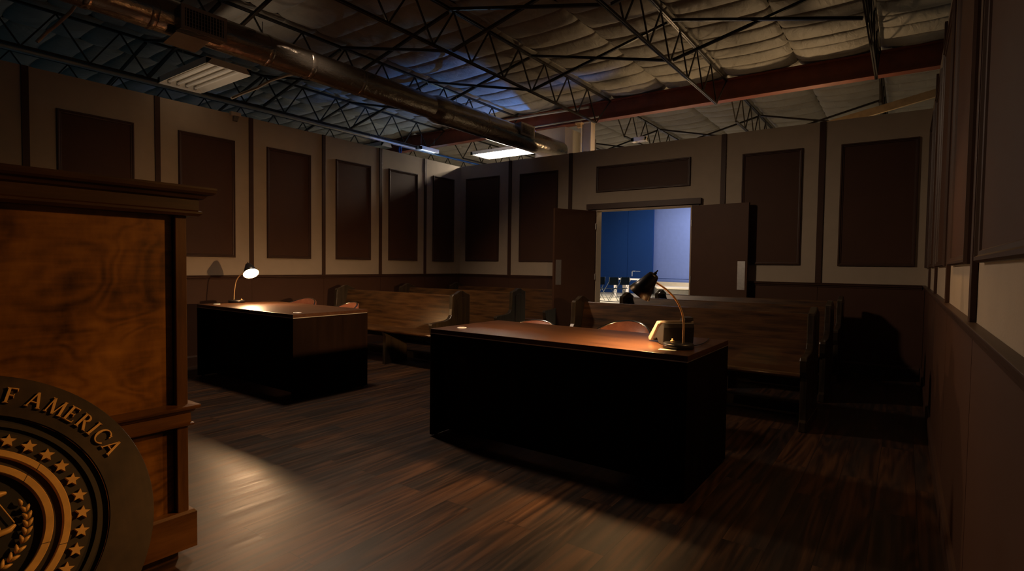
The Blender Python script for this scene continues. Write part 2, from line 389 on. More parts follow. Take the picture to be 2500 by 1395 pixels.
# door leaves, swung open into the courtroom
def door(num, hx, ang, width, side, label):
    e = bpy.data.objects.new('door_%d' % num, None); COL.objects.link(e)
    e.location = (hx, -0.03, 0); e.rotation_euler = (0, 0, ang); e.empty_display_size = 0.1
    struct(e, label)
    MB().box(0.0, width, -0.022, 0.022, 0.012, DZ - 0.012).build('leaf', 'door_paint', e, bevel=0.003)
    for s in (-1, 1):
        tag(MB().box(width - 0.125, width - 0.028, s * 0.022 - 0.0015, s * 0.022 + 0.0015, 0.93, 1.30).build('push_plate', 'brushed_steel', e, bevel=0.001), 'satin steel push plate')
    for z in (0.25, 1.05, 1.82):
        MB().tube([(0, side * 0.024, z - 0.045), (0, side * 0.024, z + 0.045)], 0.009, 8).build('hinge', 'brushed_steel', e)
    return e
door(1, DX0 - 0.015, math.atan2(-0.665, -0.325), 0.74, 1, 'brown door leaf swung open at the left of the doorway')
door(2, DX1 + 0.02, math.atan2(-0.075, 0.75), 0.752, -1, 'brown door leaf folded back against the wall right of the doorway')

# ---------------------------------------------------------------- framed wall panels
def wall_panel(label, wall, a0, a1, z0, z1, group):
    """wall: 'L' (a is y), 'F' (a is x), 'R' (a is y)"""
    if wall == 'L': M = Matrix(((0, 0, 1, 0.0), (1, 0, 0, 0), (0, 1, 0, 0), (0, 0, 0, 1)))
    elif wall == 'F': M = Matrix(((1, 0, 0, 0), (0, 0, -1, 0.0), (0, 1, 0, 0), (0, 0, 0, 1)))
    else: M = Matrix(((0, 0, -1, W), (1, 0, 0, 0), (0, 1, 0, 0), (0, 0, 0, 1)))
    c = M @ Vector(((a0 + a1) / 2, z0, 0))
    t = thing('wall_panel', label, 'wall panel', c, 0, group)
    T = Matrix.Translation(-c) @ M
    MB().box(a0 + 0.02, a1 - 0.02, z0 + 0.02, z1 - 0.02, 0.0, 0.010, T).build('panel', 'brown_paint', t)
    # mitred moulding frame
    prof = [(0, 0), (0, 0.016), (0.006, 0.026), (0.016, 0.026), (0.022, 0.018), (0.034, 0.016), (0.038, 0.010)]
    vs = []; k = len(prof)
    for cx, cz, sx, sz in ((a0, z0, 1, 1), (a1, z0, -1, 1), (a1, z1, -1, -1), (a0, z1, 1, -1)):
        for d, h in prof: vs.append(T @ Vector((cx + sx * d, cz + sz * d, h)))
    fs = [(q * k + i, ((q + 1) % 4) * k + i, ((q + 1) % 4) * k + i + 1, q * k + i + 1) for q in range(4) for i in range(k - 1)]
    MB().add(vs, fs).build('moulding', 'brown_trim', t)
    return t
PT, PB = 2.705, 1.26
ordw = ['nearest the far corner', 'second from the far corner', 'third from the far corner', 'fourth from the far corner', 'fifth from the far corner', 'partly behind the judge bench cornice']
Ls = [(-0.72, -0.185), (-1.715, -1.09), (-2.70, -2.072), (-3.74, -3.105), (-4.785, -4.148), (-5.866, -5.216)]
tops = [2.735, 2.705, 2.69, 2.675, 2.67, 2.655]
for i, ((a, b), w) in enumerate(zip(Ls, ordw)):
    wall_panel('tall brown framed panel on the left wall, ' + w, 'L', a, b, PB, tops[i], 'framed panels on the left wall')
wall_panel('tall brown framed panel at the near end of the left wall, cut by the photo edge', 'L', -6.95, -6.3, PB, 2.65, 'framed panels on the left wall')
wall_panel('tall brown framed panel on the far wall, next to the left corner', 'F', 0.145, 0.895, 1.275, 2.76, 'framed panels on the far wall')
wall_panel('tall brown framed panel on the far wall, partly hidden by the open left door', 'F', 1.33, 2.075, 1.27, 2.745, 'framed panels on the far wall')
wall_panel('wide low brown framed panel above the double doors', 'F', 2.76, 4.20, 2.34, 2.735, 'framed panels on the far wall')
wall_panel('tall brown framed panel on the far wall, just right of the open right door', 'F', 4.875, 5.58, 1.258, 2.70, 'framed panels on the far wall')
wall_panel('widest tall brown panel on the far wall, next to the right corner', 'F', 5.985, 6.735, 1.252, 2.695, 'framed panels on the far wall')
Rs = [(-1.08, -0.2), (-2.40, -1.46), (-3.74, -2.74), (-5.10, -4.15), (-6.42, -5.45)]
rw = ['farthest, beside the far corner', 'second from the far corner', 'third from the far corner', 'second nearest the camera', 'nearest the camera, cut by the photo edge']
for (a, b), w in zip(Rs, rw):
    wall_panel('tall brown framed panel on the right wall, ' + w, 'R', a, b, 1.235, 2.72, 'framed panels on the right wall')

# ---------------------------------------------------------------- roof: insulation, beam, joists
JX = [6.30, 4.46, 2.62, 0.78, -1.06, -2.90, -4.74]; SP = 1.84
ZT, ZB = 3.94, 3.47
def roof():
    m = MB()
    T_ = [0, 0.02, 0.05, 0.10, 0.17, 0.27, 0.39, 0.5, 0.61, 0.73, 0.83, 0.90, 0.95, 0.98, 1]
    O_ = [0.0, 0.035, 0.08, 0.15, 0.26, 0.38, 0.5, 0.62, 0.74, 0.85, 0.93, 0.975]
    P = 0.385
    for bay in range(-13, 5):
        xa = JX[1] + bay * SP / 2; xb = xa + SP / 2
        ja = bay % 2 == 0                                   # joist on the low-x side, lap seam on the other
        off = (bay * 0.61) % 1.0
        k0 = int(-6.9 / P) - 1; k1 = int(8.2 / P) + 1
        rows = [(k, o) for k in range(k0, k1) for o in O_]
        vs = []
        for k, o in rows:
            jit = lambda q: 0.10 * noise.noise((q * 1.7, bay * 3.1, 0.5))
            d = min(o, 1 - o)
            for t in T_:
                e = min(t, 1 - t)
                y = (k + o + off) * P + (1 - o) * jit(k) + o * jit(k + 1) - 0.05 * sin(pi * t) + 0.03 * (t - 0.5) * noise.noise((k * 0.9, bay, 2))
                x = xa + (xb - xa) * t
                belly = 0.040 * sin(pi * t) ** 0.7
                pil = 0.034 * (1 - abs(2 * o - 1) ** 2.4) * (0.55 + 0.45 * sin(pi * t))
                crease = 0.030 * math.exp(-d / 0.022) * (0.4 + 0.6 * noise.noise((k * 1.3, x * 0.9, 7)) ** 2 + 0.3)
                gath = 0.016 * math.exp(-e / 0.09) * noise.noise((y * 11.0, bay * 2.0, 3.3)) + 0.006 * noise.noise((x * 7, y * 16, 1.0))
                up = 0.030 * math.exp(-e / 0.03)
                nb = max(0, 1 - abs(y - 0.5) / 0.35)
                rag = nb * 0.030 * noise.noise((x * 5.5, y * 5.0, 2.0))
                vs.append((x, y, ZT + 0.068 - belly - pil + crease + gath + up + rag))
        n_ = len(T_)
        fs = [(j * n_ + i, j * n_ + i + 1, (j + 1) * n_ + i + 1, (j + 1) * n_ + i) for j in range(len(rows) - 1) for i in range(n_ - 1)]
        m.add(vs, fs, True)
    struct(m.build('ceiling', 'insulation'), 'white faced roof insulation sagging over the joists')
    struct(MB().box(-16, 14, YB, 22, ZT + 0.14, ZT + 0.16).box(-16, 14, 8.2, 22, ZT + 0.03, ZT + 0.06).build('ceiling', 'insulation'), 'roof insulation over the rest of the hall')
roof()

b = MB()
b.box(-16, 13, 0.72, 0.735 + 0.015, 3.655, 3.925)      # web
b.box(-16, 13, 0.66, 0.81, 3.640, 3.655).box(-16, 13, 0.66, 0.81, 3.925, 3.94)
bo = b.build('steel_beam', 'beam_red_oxide')
tag(bo, 'long red-oxide steel beam crossing above the far wall', 'beam')

def joist(x, south, label):
    ya, yb = (-6.9, 0.70) if south else (0.80, 9.0)
    t = thing('bar_joist', label, 'joist', (x, ya, ZB), 0, 'open-web joists under the roof')
    e0, e1 = (ya, yb - 0.50) if south else (ya + 0.50, yb)
    L = lambda y: y - ya
    m = MB()
    for s in (-1, 1): m.box(s * 0.011 - 0.008, s * 0.011 + 0.008, L(ya), L(yb), ZT - ZB - 0.025, ZT - ZB)
    m.build('top_chord', 'joist_steel', t)
    m = MB()
    for s in (-1, 1): m.box(s * 0.010 - 0.0065, s * 0.010 + 0.0065, L(e0), L(e1), -0.012, 0.012)
    m.build('bottom_chord', 'joist_steel', t)
    # bent round bar web
    pts = []; P = 0.61; top = ZT - ZB - 0.02
    if south:
        y = e1 + 0.36; pts.append((0, L(yb), top)); pts.append((0, L(e1 + 0.02), 0))
        y = e1 + 0.02 - P / 2; up = True
        while y > ya + 0.2:
            pts.append((0, L(y), top if up else 0)); y -= P / 2; up = not up
    else:
        pts.append((0, L(ya), top)); pts.append((0, L(e0 - 0.02), 0)); y = e0 + P / 2; up = True
        while y < yb - 0.2:
            pts.append((0, L(y), top if up else 0)); y += P / 2; up = not up
    m = MB()
    for a, c in zip(pts[:-1], pts[1:]): m.bar(a, c, 0.015, up=(1, 0, 0))
    m.build('web', 'joist_steel', t)
    return t
jl = ['nearest the right wall', 'above the big desk', 'over the aisle, right of the duct', 'just above the duct', 'over the left wall top', 'first beyond the left wall', 'second beyond the left wall']
for x, w in zip(JX, jl):
    joist(x, True, 'dark open-web joist this side of the red beam, ' + w)
for x, w in zip(JX, jl):
    joist(x, False, 'dark open-web joist beyond the red beam, ' + w)

def brace(xa, xb, y, label):
    t = thing('cross_brace', label, 'brace', ((xa + xb) / 2, y, ZB), 0, 'crossed bridging bars between the joists')
    h = abs(xb - xa) / 2 - 0.036
    for s in (-1, 1):
        MB().bar((-h * s, 0.02 * s, 0.02), (h * s, 0.02 * s, ZT - ZB - 0.03), 0.028, 0.028).build('bar', 'joist_steel', t)
bays = [(1, 'above the big desk'), (2, 'above the aisle'), (3, 'right of the duct'), (4, 'across the duct'), (5, 'beyond the left wall')]
for y, yw, bs in ((-1.65, 'row nearest the red beam', (1, 2, 3, 4, 5)), (-3.2, 'middle row', (1, 2, 3, 4, 5)), (-4.7, 'row nearest the camera', (3, 4, 5)), (2.9, 'row beyond the red beam', (1, 2, 3, 4))):
    for i, w in bays:
        if i in bs: brace(JX[i], JX[i - 1], y, 'crossed dark bridging bars %s, %s' % (w, yw))

# ---------------------------------------------------------------- duct
DXc, DZc = 1.66, 3.215
t = thing('air_duct', 'long foil-wrapped round air duct under the roof joists', 'duct', (DXc, -7.5, DZc))
def seg(y0, y1, r, name='duct_section'):
    k = max(2, int((y1 - y0) / 0.25)); pts = [(0, y0 + 7.5 + (y1 - y0) * i / k, 0) for i in range(k + 1)]
    return MB().tube(pts, r, 32).build(name, 'duct_foil', t)
seg(-7.5, -2.5, 0.142); seg(-2.22, -0.72, 0.172); seg(-0.42, 0.72, 0.166)
MB().lathe([(0.142, 0), (0.16, 0.06), (0.176, 0.12), (0.176, 0.28), (0.172, 0.30)], Matrix.Translation((0, 5.0, 0)) @ Matrix.Rotation(radians(-90), 4, 'X')).build('reducer', 'duct_foil', t)
MB().lathe([(0.172, 0), (0.170, 0.02), (0.166, 0.15), (0.166, 0.30)], Matrix.Translation((0, 6.78, 0)) @ Matrix.Rotation(radians(-90), 4, 'X')).build('collar', 'duct_foil', t)
for y in (-6.15, -5.72, -4.74, -4.29, -3.66, -1.5):
    r = 0.146 if y < -2.5 else 0.176
    MB().lathe([(r - 0.004, 0), (r, 0.006), (r, 0.05), (r - 0.004, 0.056)], Matrix.Translation((0, y + 7.5, 0)) @ Matrix.Rotation(radians(-90), 4, 'X')).build('tape_band', 'duct_foil', t)
for y in (-4.74, -2.0):
    MB().tube([(0, y + 7.5, 0.14), (0, y + 7.5, ZB - DZc)], 0.004, 6).build('hanger_strap', 'galvanised', t)

def grille(y0, y1, z0, z1, depth, label, flap=False):
    T = Matrix.Translation((0.20, (y0 + y1) / 2 + 7.5, z0 - DZc))
    w = (y1 - y0) / 2; h = z1 - z0; fr = 0.028
    B = lambda m, *a: m.box(*a, T)
    m = MB()
    for q in ((-0.008, 0.004, -w, w, 0, fr), (-0.008, 0.004, -w, w, h - fr, h), (-0.008, 0.004, -w, -w + fr, fr, h - fr), (-0.008, 0.004, w - fr, w, fr, h - fr)): B(m, *q)
    g = tag(m.build('grille', 'grille_grey', t), label)
    B(MB(), -depth, -0.008, -w + 0.004, w - 0.004, 0.004, h - 0.004).build('boot', 'duct_foil', g)
    B(MB(), -0.0079, -0.006, -w + fr, w - fr, fr, h - fr).build('backing', 'duct_dark', g)
    m = MB(); k = 13
    for i in range(k):
        y = -w + fr + (2 * w - 2 * fr) * (i + 0.5) / k; B(m, -0.005, 0.001, y - 0.003, y + 0.003, fr, h - fr)
    for i in range(5):
        z = fr + (h - 2 * fr) * (i + 0.5) / 5; B(m, -0.006, -0.003, -w + fr, w - fr, z - 0.0015, z + 0.0015)
    m.build('louvers', 'grille_grey', g)
    if flap:
        MB().box(-0.27, -0.02, -w - 0.03, w - 0.14, -0.035, -0.031, T @ Matrix.Rotation(radians(-8), 4, 'Y')).build('pan', 'galvanised', g)
    return g
grille(-5.54, -5.175, 3.085, 3.285, 0.12, 'grey square-mesh air grille', True)
grille(-0.75, -0.38, 3.20, 3.385, 0.12, 'pale air grille at the far end', False)

# wall stub the duct enters, and the column beside it
wf = struct(MB().box(1.15, 1.765, 0.722, 1.9, 0, 3.635).build('wall_far', 'drywall_raw'), 'bare drywall bulkhead that the duct runs into')
c = thing('steel_column', 'pale painted steel column standing under the red beam', 'column', (2.2, 0.735, 0))
MB().box(-0.10, -0.088, -0.075, 0.075, 0, 3.63).box(0.088, 0.10, -0.075, 0.075, 0, 3.63).box(-0.088, 0.088, -0.006, 0.006, 0, 3.63).build('shaft', 'column_paint', c)
MB().box(-0.12, 0.12, -0.075, 0.075, 3.63, 3.64).build('cap_plate', 'column_paint', c)

# ---------------------------------------------------------------- fluorescent fixtures
def troffer(label, cx, cy, z, L, D, lit, group='fluorescent fixtures under the joists', mat=None, wires=True, rz=0.0):
    f = thing('fluorescent_fixture', label, 'light fixture', (cx, cy, z), rz, group)
    MB().box(-L / 2, L / 2, -D / 2, D / 2, 0.055, 0.065).build('pan', 'fixture_white', f)
    m = MB()
    pr = [(-D / 2, 0), (-D / 2 + 0.006, 0), (-D / 2 + 0.05, 0.055), (-D / 2, 0.055)]
    m.prism([(q[0], q[1]) for q in pr], -L / 2, L / 2, Matrix(((0, 0, 1, 0), (1, 0, 0, 0), (0, 1, 0, 0), (0, 0, 0, 1))))
    m.prism([(-q[0], q[1]) for q in pr], -L / 2, L / 2, Matrix(((0, 0, 1, 0), (1, 0, 0, 0), (0, 1, 0, 0), (0, 0, 0, 1))))
    m.box(-L / 2, -L / 2 + 0.05, -D / 2, D / 2, 0, 0.055).box(L / 2 - 0.01, L / 2, -D / 2, D / 2, 0, 0.055)
    m.build('housing', 'fixture_white', f)
    ys = [-D * 0.30, -D * 0.10, D * 0.10, D * 0.30]
    for y in ys:
        MB().tube([(-L / 2 + 0.07, y, 0.03), (L / 2 - 0.03, y, 0.03)], 0.013, 10).build('tube', mat or ('tube_lit' if lit else 'tube_off'), f)
        for x in (-L / 2 + 0.06, L / 2 - 0.022): MB().box(x - 0.012, x + 0.012, y - 0.012, y + 0.012, 0.010, 0.055).build('socket', 'socket_grey', f)
    if wires:
        for x in (-L / 2 + 0.08, L / 2 - 0.08):
            MB().tube([(x, 0, 0.065), (x, 0, ZB - z + 0.1)], 0.002, 5).build('hanger_wire', 'galvanised', f)
    return f
troffer('unlit white four-tube fixture hanging left of the duct', 0.59, -4.78, 3.12, 1.08, 0.445, False)
troffer('lit white four-tube fixture above the far left corner', 0.262, 1.04, 3.38, 1.36, 0.54, True)
troffer('narrow white fixture with lit tubes just over the left wall near the corner', -0.62, -0.22, 3.3, 0.50, 0.12, True, mat='tube_cool', rz=radians(90))
troffer('small white fixture hanging just above the far wall', 3.17, 0.64, 3.19, 0.24, 0.12, False)
troffer('pale fixture end showing over the top of the left wall', -0.72, -1.33, 3.17, 0.50, 0.24, False)

# ---------------------------------------------------------------- cables, pipes, small fittings overhead
def cable(pts, r, mat, label, name='cable', cat='cable'):
    o = MB().tube(pts, r, 8).build(name, mat); return tag(o, label, cat)
cable([(1.20, -4.80, 2.82), (1.19, -4.68, 2.90), (1.17, -4.52, 3.00), (1.18, -4.38, 3.11), (1.25, -4.24, 3.19), (1.35, -4.1, 3.25), (1.505, -4.1, 3.235)], 0.013, 'cable_tan', 'tan flexible conduit drooping from the duct beside the unlit fixture')
cable([(0.9, -6.215, 2.96), (0.9, -6.15, 3.06), (0.92, -6.081, 3.15), (0.93, -6.0, 3.27), (0.80, -5.9, 3.445)], 0.013, 'cable_tan', 'tan flexible conduit hanging at the upper left corner of the photo')
tag(MB().tube([(-1.06, -6.5, 3.426), (-1.06, -2.0, 3.426), (-1.06, 0.05, 3.426)], 0.026, 10).build('pipe', 'galvanised'), 'grey pipe run along the joist left of the duct', 'pipe')
tag(MB().tube([(-1.112, -1.6, 3.43), (-1.112, -0.8, 3.43), (-1.112, -0.46, 3.425), (-1.113, -0.40, 3.42), (-1.113, 0.2, 3.425), (-1.113, 2.2, 3.432)], 0.02, 8)
    .tube([(-1.10, -0.47, 3.40), (-1.09, -0.50, 3.33), (-1.10, -0.46, 3.24), (-1.10, -0.43, 3.33), (-1.10, -0.44, 3.41)], 0.014, 8).build('cable_bundle', 'cable_blue'), 'blue cable bundle with a hanging loop along the joist left of the duct', 'cable')
cable([(0.4, 0.6, 3.88), (1.2, 0.6, 3.88), (2.3, 0.58, 3.85)], 0.022, 'galvanised', 'pale conduit running sideways above the duct near the red beam', 'conduit', 'conduit')
cable([(1.2, 0.45, 3.63), (2.2, 0.42, 3.62), (2.56, 0.42, 3.62)], 0.014, 'galvanised', 'thin bright conduit in front of the red beam by the column', 'conduit', 'conduit')
cl = thing('beam_clamp', 'small brass-coloured clamp at the top of the pale column', 'clamp', (2.10, 0.60, 3.6))
MB().box(-0.05, 0.07, -0.04, 0.05, 0.0, 0.025).build('jaw', 'brass', cl); MB().box(-0.02, 0.05, -0.03, 0.03, -0.06, 0.0).build('screw', 'brass', cl)
tb = thing('timber_brace', 'bare timber brace rising behind the far right corner', 'timber', (5.5, 0.6, 0))
MB().bar((-0.1, 0, 3.01), (1.5, 0, 3.33), 0.045, 0.09).build('brace', 'lumber', tb)
MB().box(-0.045, 0.045, -0.0215, 0.0215, -0.004, 2.985).build('post', 'lumber', tb)
s = thing('wall_sensor', 'small beige sensor box clipped over the top of the left wall', 'sensor', (0, -4.15, 2.945))
MB().box(0.0, 0.05, -0.06, 0.06, 0.02, 0.065).build('case', 'jamb_paint', s, bevel=0.004)
MB().prism([(0, 0), (0.045, 0), (0.02, -0.05), (0, -0.06)], -0.02, 0.035, Matrix(((1, 0, 0, 0), (0, 0, 1, 0), (0, 1, 0, 0.02), (0, 0, 0, 1)))).build('lens', 'grey_plastic', s)

# ---------------------------------------------------------------- hall beyond the doors
struct(MB().box(-9.0, -3.78, 16.0, 16.1, 0, 3.95).box(-3.765, -2.56, 16.0, 16.1, 0, 3.95).box(-3.79, -3.75, 16.03, 16.1, 0, 3.95).build('wall_hall', 'blue_paint'), 'blue hall wall with one dark vertical joint')
struct(MB().box(-9.1, -9.0, 0.2, 16.1, 0, 3.95).build('wall_west', 'blue_paint'))
struct(MB().box(-12, 8, 21.0, 21.1, 0, 3.95).build('wall_north', 'stage_grey'))
tp = MB().box(-3.54, -3.505, 15.9965, 15.9995, 0.78, 1.03).box(-3.54, -3.36, 15.9965, 15.9995, 0.995, 1.03).box(-3.33, -3.13, 15.9965, 15.9995, 1.0, 1.02).build('tape_mark', 'tape_white')
tag(tp, 'white L-shaped tape mark on the blue wall', 'tape mark')
bd = thing('backdrop', 'pale periwinkle cloth backdrop hanging right of the blue wall', 'backdrop', (-2.6, 16.35, 0.0), radians(-16))
MB().box(-0.6, 3.6, 0, 0.03, 0.55, 3.93).build('cloth', 'periwinkle_cloth', bd)
MB().box(-0.6, 3.6, -0.012, 0.0, 0.70, 0.712).build('seam', 'blue_paint', bd)
MB().box(-0.6, 3.6, -0.01, 0.04, 3.93, 3.95).build('top_rail', 'black_metal', bd)
for x in (-0.55, 3.55): MB().box(x - 0.02, x + 0.02, 0.04, 0.08, 0, 3.94).build('pole', 'black_metal', bd)
stg = thing('stage_platform', 'low stage with cream top and grey front beyond the doors', 'stage', (0, 13.0, 0))
MB().prism([(-1.2, 0.0), (1.5, 0.0), (1.5, 2.05), (-2.6, 3.22)], 0.37, 0.41).build('deck', 'stage_cream', stg)
MB().prism([(-1.18, 0.03), (1.5, 0.03), (1.5, 2.0), (-2.55, 3.17)], -0.004, 0.37).build('skirt', 'stage_grey', stg)
MB().prism([(-2.52, 3.0), (1.5, 1.85), (1.5, 2.05), (-2.6, 3.22)], 0.41, 0.565).build('back_step', 'stage_cream', stg)

# folding table
ft = thing('folding_table', 'white folding table standing in the hall beyond the doors', 'table', (-2.33, 12.75, -0.004), radians(-12))
MB().box(-0.45, 0.95, -0.35, 0.38, 0.70, 0.75).build('tabletop', 'white_plastic', ft, bevel=0.01)
for x, y in ((-0.36, -0.27), (0.22, -0.27), (0.86, -0.27), (-0.36, 0.30), (0.86, 0.30)):
    MB().prism([(x - 0.14, 0.70), (x - 0.07, 0.60), (x - 0.055, 0.0), (x + 0.055, 0.0), (x + 0.07, 0.60), (x + 0.14, 0.70)], y - 0.02, y + 0.02, Matrix(((1, 0, 0, 0), (0, 0, 1, 0), (0, 1, 0, 0), (0, 0, 0, 1)))).build('leg', 'white_plastic', ft)
# folding chairs
def folding_chair(label, loc, rz):
    t = thing('folding_chair', label, 'chair', loc, rz, 'folding chairs in the hall')
    # faces +y local; back at -y
    m = MB()
    m.prism([(-0.20, 0), (-0.19, 0.03), (0.0, 0.045), (0.19, 0.03), (0.20, 0), (0.18, -0.02), (-0.18, -0.02)], 0.575, 0.845)
    bo = m.build('backrest', 'chair_blue_black', t, loc=(0, -0.27, 0))
    MB().box(-0.2, 0.2, -0.2, 0.2, 0.43, 0.455).build('seat', 'chair_blue_black', t, bevel=0.01)
    for s in (-1, 1):
        MB().tube([(s * 0.22, 0.26, 0.01), (s * 0.22, -0.10, 0.46), (s * 0.205, -0.27, 0.70), (s * 0.20, -0.29, 0.85)], 0.009, 8).build('leg', 'chair_steel', t)
        MB().tube([(s * 0.20, -0.30, 0.01), (s * 0.20, 0.02, 0.35), (s * 0.20, 0.10, 0.44)], 0.009, 8).build('leg', 'chair_steel', t)
    MB().tube([(-0.22, 0.18, 0.11), (0.22, 0.18, 0.11)], 0.008, 8).build('stretcher', 'chair_steel', t)
    return t
folding_chair('dark folding chair nearest the white folding table', (-1.53, 10.32, -0.004), radians(66))
folding_chair('dark folding chair second from the white folding table', (-1.74, 9.85, -0.004), radians(66))
folding_chair('dark folding chair half hidden by the left door, nearer the pair', (-2.30, 9.95, -0.004), radians(66))
folding_chair('dark folding chair farthest left, mostly behind the left door', (-2.50, 9.50, -0.004), radians(66))

# ---------------------------------------------------------------- counsel desks
def desk(label, x0, x1, y0, y1, grommets):
    t = thing('desk', label, 'desk', ((x0 + x1) / 2, (y0 + y1) / 2, 0), 0, 'counsel desks')
    w = (x1 - x0) / 2; d = (y1 - y0) / 2; H = 0.76
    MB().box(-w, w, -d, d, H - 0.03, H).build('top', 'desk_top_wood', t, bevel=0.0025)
    MB().box(-w + 0.003, w - 0.003, -d + 0.003, d - 0.003, H - 0.036, H - 0.03).build('reveal', 'galvanised', t)
    for s in (-1, 1):
        MB().box(s * w - (0.03 if s > 0 else 0), s * w + (0.03 if s < 0 else 0), -d, d, 0.012, H - 0.036).build('side_panel', 'desk_shaded_wood', t, bevel=0.002)
        for q in (-1, 1):
            MB().lathe([(0.0, 0), (0.014, 0), (0.014, 0.012), (0, 0.012)], Matrix.Translation((s * (w - 0.015), q * (d - 0.05), 0)), 12).build('glide', 'black_plastic', t)
    MB().box(-w + 0.03, w - 0.03, -d + 0.075, -d + 0.093, 0.05, H - 0.036).build('modesty_panel', 'desk_shaded_wood', t)
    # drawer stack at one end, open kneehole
    pd = MB().box(w - 0.43, w - 0.032, -d + 0.10, d - 0.03, 0.06, H - 0.04).build('pedestal', 'desk_shaded_wood', t)
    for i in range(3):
        dr = MB().box(w - 0.42, w - 0.042, d - 0.03, d - 0.012, 0.07 + i * 0.21, 0.27 + i * 0.21).build('drawer', 'desk_shaded_wood', t, bevel=0.002)
        MB().tube([(w - 0.29, d - 0.004, 0.19 + i * 0.21), (w - 0.17, d - 0.004, 0.19 + i * 0.21)], 0.006, 8).build('handle', 'chrome', dr)
    for gx, gy in grommets:
        MB().lathe([(0, 0.0), (0, 0.0025), (0.025, 0.003), (0.030, 0.004), (0.034, 0.001), (0.034, 0)], Matrix.Translation((gx - (x0 + x1) / 2, gy - (y0 + y1) / 2, H)), 24).build('grommet', 'grommet_metal', t)
    return t
desk('mahogany desk with a lamp by the left wall', 0.646, 2.384, -4.889, -4.084, [(0.80, -4.76), (2.25, -4.76)])
desk('larger mahogany desk nearer the camera with a phone on it', 3.966, 5.767, -4.840, -4.055, [(4.10, -4.66)])

# ---------------------------------------------------------------- desk lamps
def arc_pts(pts, k=5):
    P = [Vector(p) for p in pts]; P = [P[0] * 2 - P[1]] + P + [P[-1] * 2 - P[-2]]; out = []
    for i in range(1, len(P) - 2):
        for j in range(k):
            u = j / k
            out.append(0.5 * ((2 * P[i]) + (-P[i - 1] + P[i + 1]) * u + (2 * P[i - 1] - 5 * P[i] + 4 * P[i + 1] - P[i + 2]) * u * u + (-P[i - 1] + 3 * P[i] - 3 * P[i + 1] + P[i + 2]) * u ** 3))
    out.append(P[-2]); return out
def desk_lamp(label, base, stem, top, mouth, rm, switch, bulb):
    base = Vector(base)
    t = thing('desk_lamp', label, 'lamp', base, 0, 'gooseneck desk lamps')
    MB().lathe([(0, 0), (0.080, 0), (0.084, 0.003), (0.084, 0.022), (0.080, 0.027), (0.02, 0.029), (0, 0.029)], n=40).build('base', 'black_metal', t)
    sx, sy = switch
    MB().lathe([(0, 0.028), (0.012, 0.028), (0.012, 0.034), (0.005, 0.036), (0.004, 0.046), (0, 0.047)], Matrix.Translation((sx, sy, 0)), 12).build('switch', 'brass', t)
    st = [Vector(p) - base for p in stem]; st[0].z = 0.027
    MB().tube(arc_pts(st), 0.0055, 12).build('stem', 'brass', t)
    a = Vector(top) - base; mth = Vector(mouth) - base
    ax = (mth - a); L = ax.length; ax.normalize()
    q = Vector((0, 0, 1)).rotation_difference(ax).to_matrix().to_4x4(); q.translation = a
    rt = 0.030
    sh = MB().lathe([(0.0, -0.002), (rt * 0.8, 0.0), (rt, 0.006), (rm * 0.70, L * 0.55), (rm, L), (rm - 0.002, L), (rm * 0.70 - 0.003, L * 0.55), (rt - 0.003, 0.010), (0, 0.006)], q, 40).build('shade', 'black_metal', t)
    MB().lathe([(rt - 0.0045, 0.012), (rm * 0.70 - 0.0045, L * 0.55), (rm - 0.0035, L - 0.002)], q, 40).build('reflector', 'shade_inside', sh)
    MB().lathe([(0, -0.030), (0.004, -0.030), (0.004, -0.016), (0.008, -0.014), (0.009, -0.001), (0, -0.001)], q, 14).build('knob', 'black_metal', sh)
    MB().lathe([(0.011, 0.012), (0.012, 0.035), (0.010, 0.04)], q, 14).build('socket', 'brass', t)
    c = L * 0.66; r = 0.024
    prof = [(r * sin(pi * i / 10), c - r * cos(pi * i / 10)) for i in range(11)]
    MB().lathe(prof, q, 20).build('bulb', bulb, t)
    return t
desk_lamp('gooseneck lamp on the left desk, its glowing mouth turned to the camera', (0.702, -4.498, 0.761),
          [(0.676, -4.516, 0.785), (0.679, -4.508, 0.904), (0.688, -4.498, 0.986), (0.709, -4.48, 1.04), (0.750, -4.449, 1.09), (0.795, -4.415, 1.125)],
          (0.794, -4.418, 1.182), (0.885, -4.435, 1.080), 0.082, (0.045, 0.03), 'lamp_bulb')
desk_lamp('gooseneck lamp beside the phone on the big desk, seen from behind its shade', (5.636, -4.598, 0.761),
          [(5.658, -4.582, 0.79), (5.655, -4.580, 0.92), (5.626, -4.594, 1.012), (5.578, -4.626, 1.079), (5.526, -4.661, 1.122)],
          (5.515, -4.667, 1.168), (5.430, -4.670, 1.060), 0.070, (-0.045, 0.03), 'lamp_bulb_bright')

# ---------------------------------------------------------------- desk phone and paper slip
simple('phone_beige', (0.40, 0.33, 0.26), 0.42, noise_amt=0.05)
ph = thing('desk_phone', 'dark office phone beside the lamp on the big desk, seen from behind', 'phone', (5.555, -4.435, 0.761), math.atan2(0.70, 0.714))
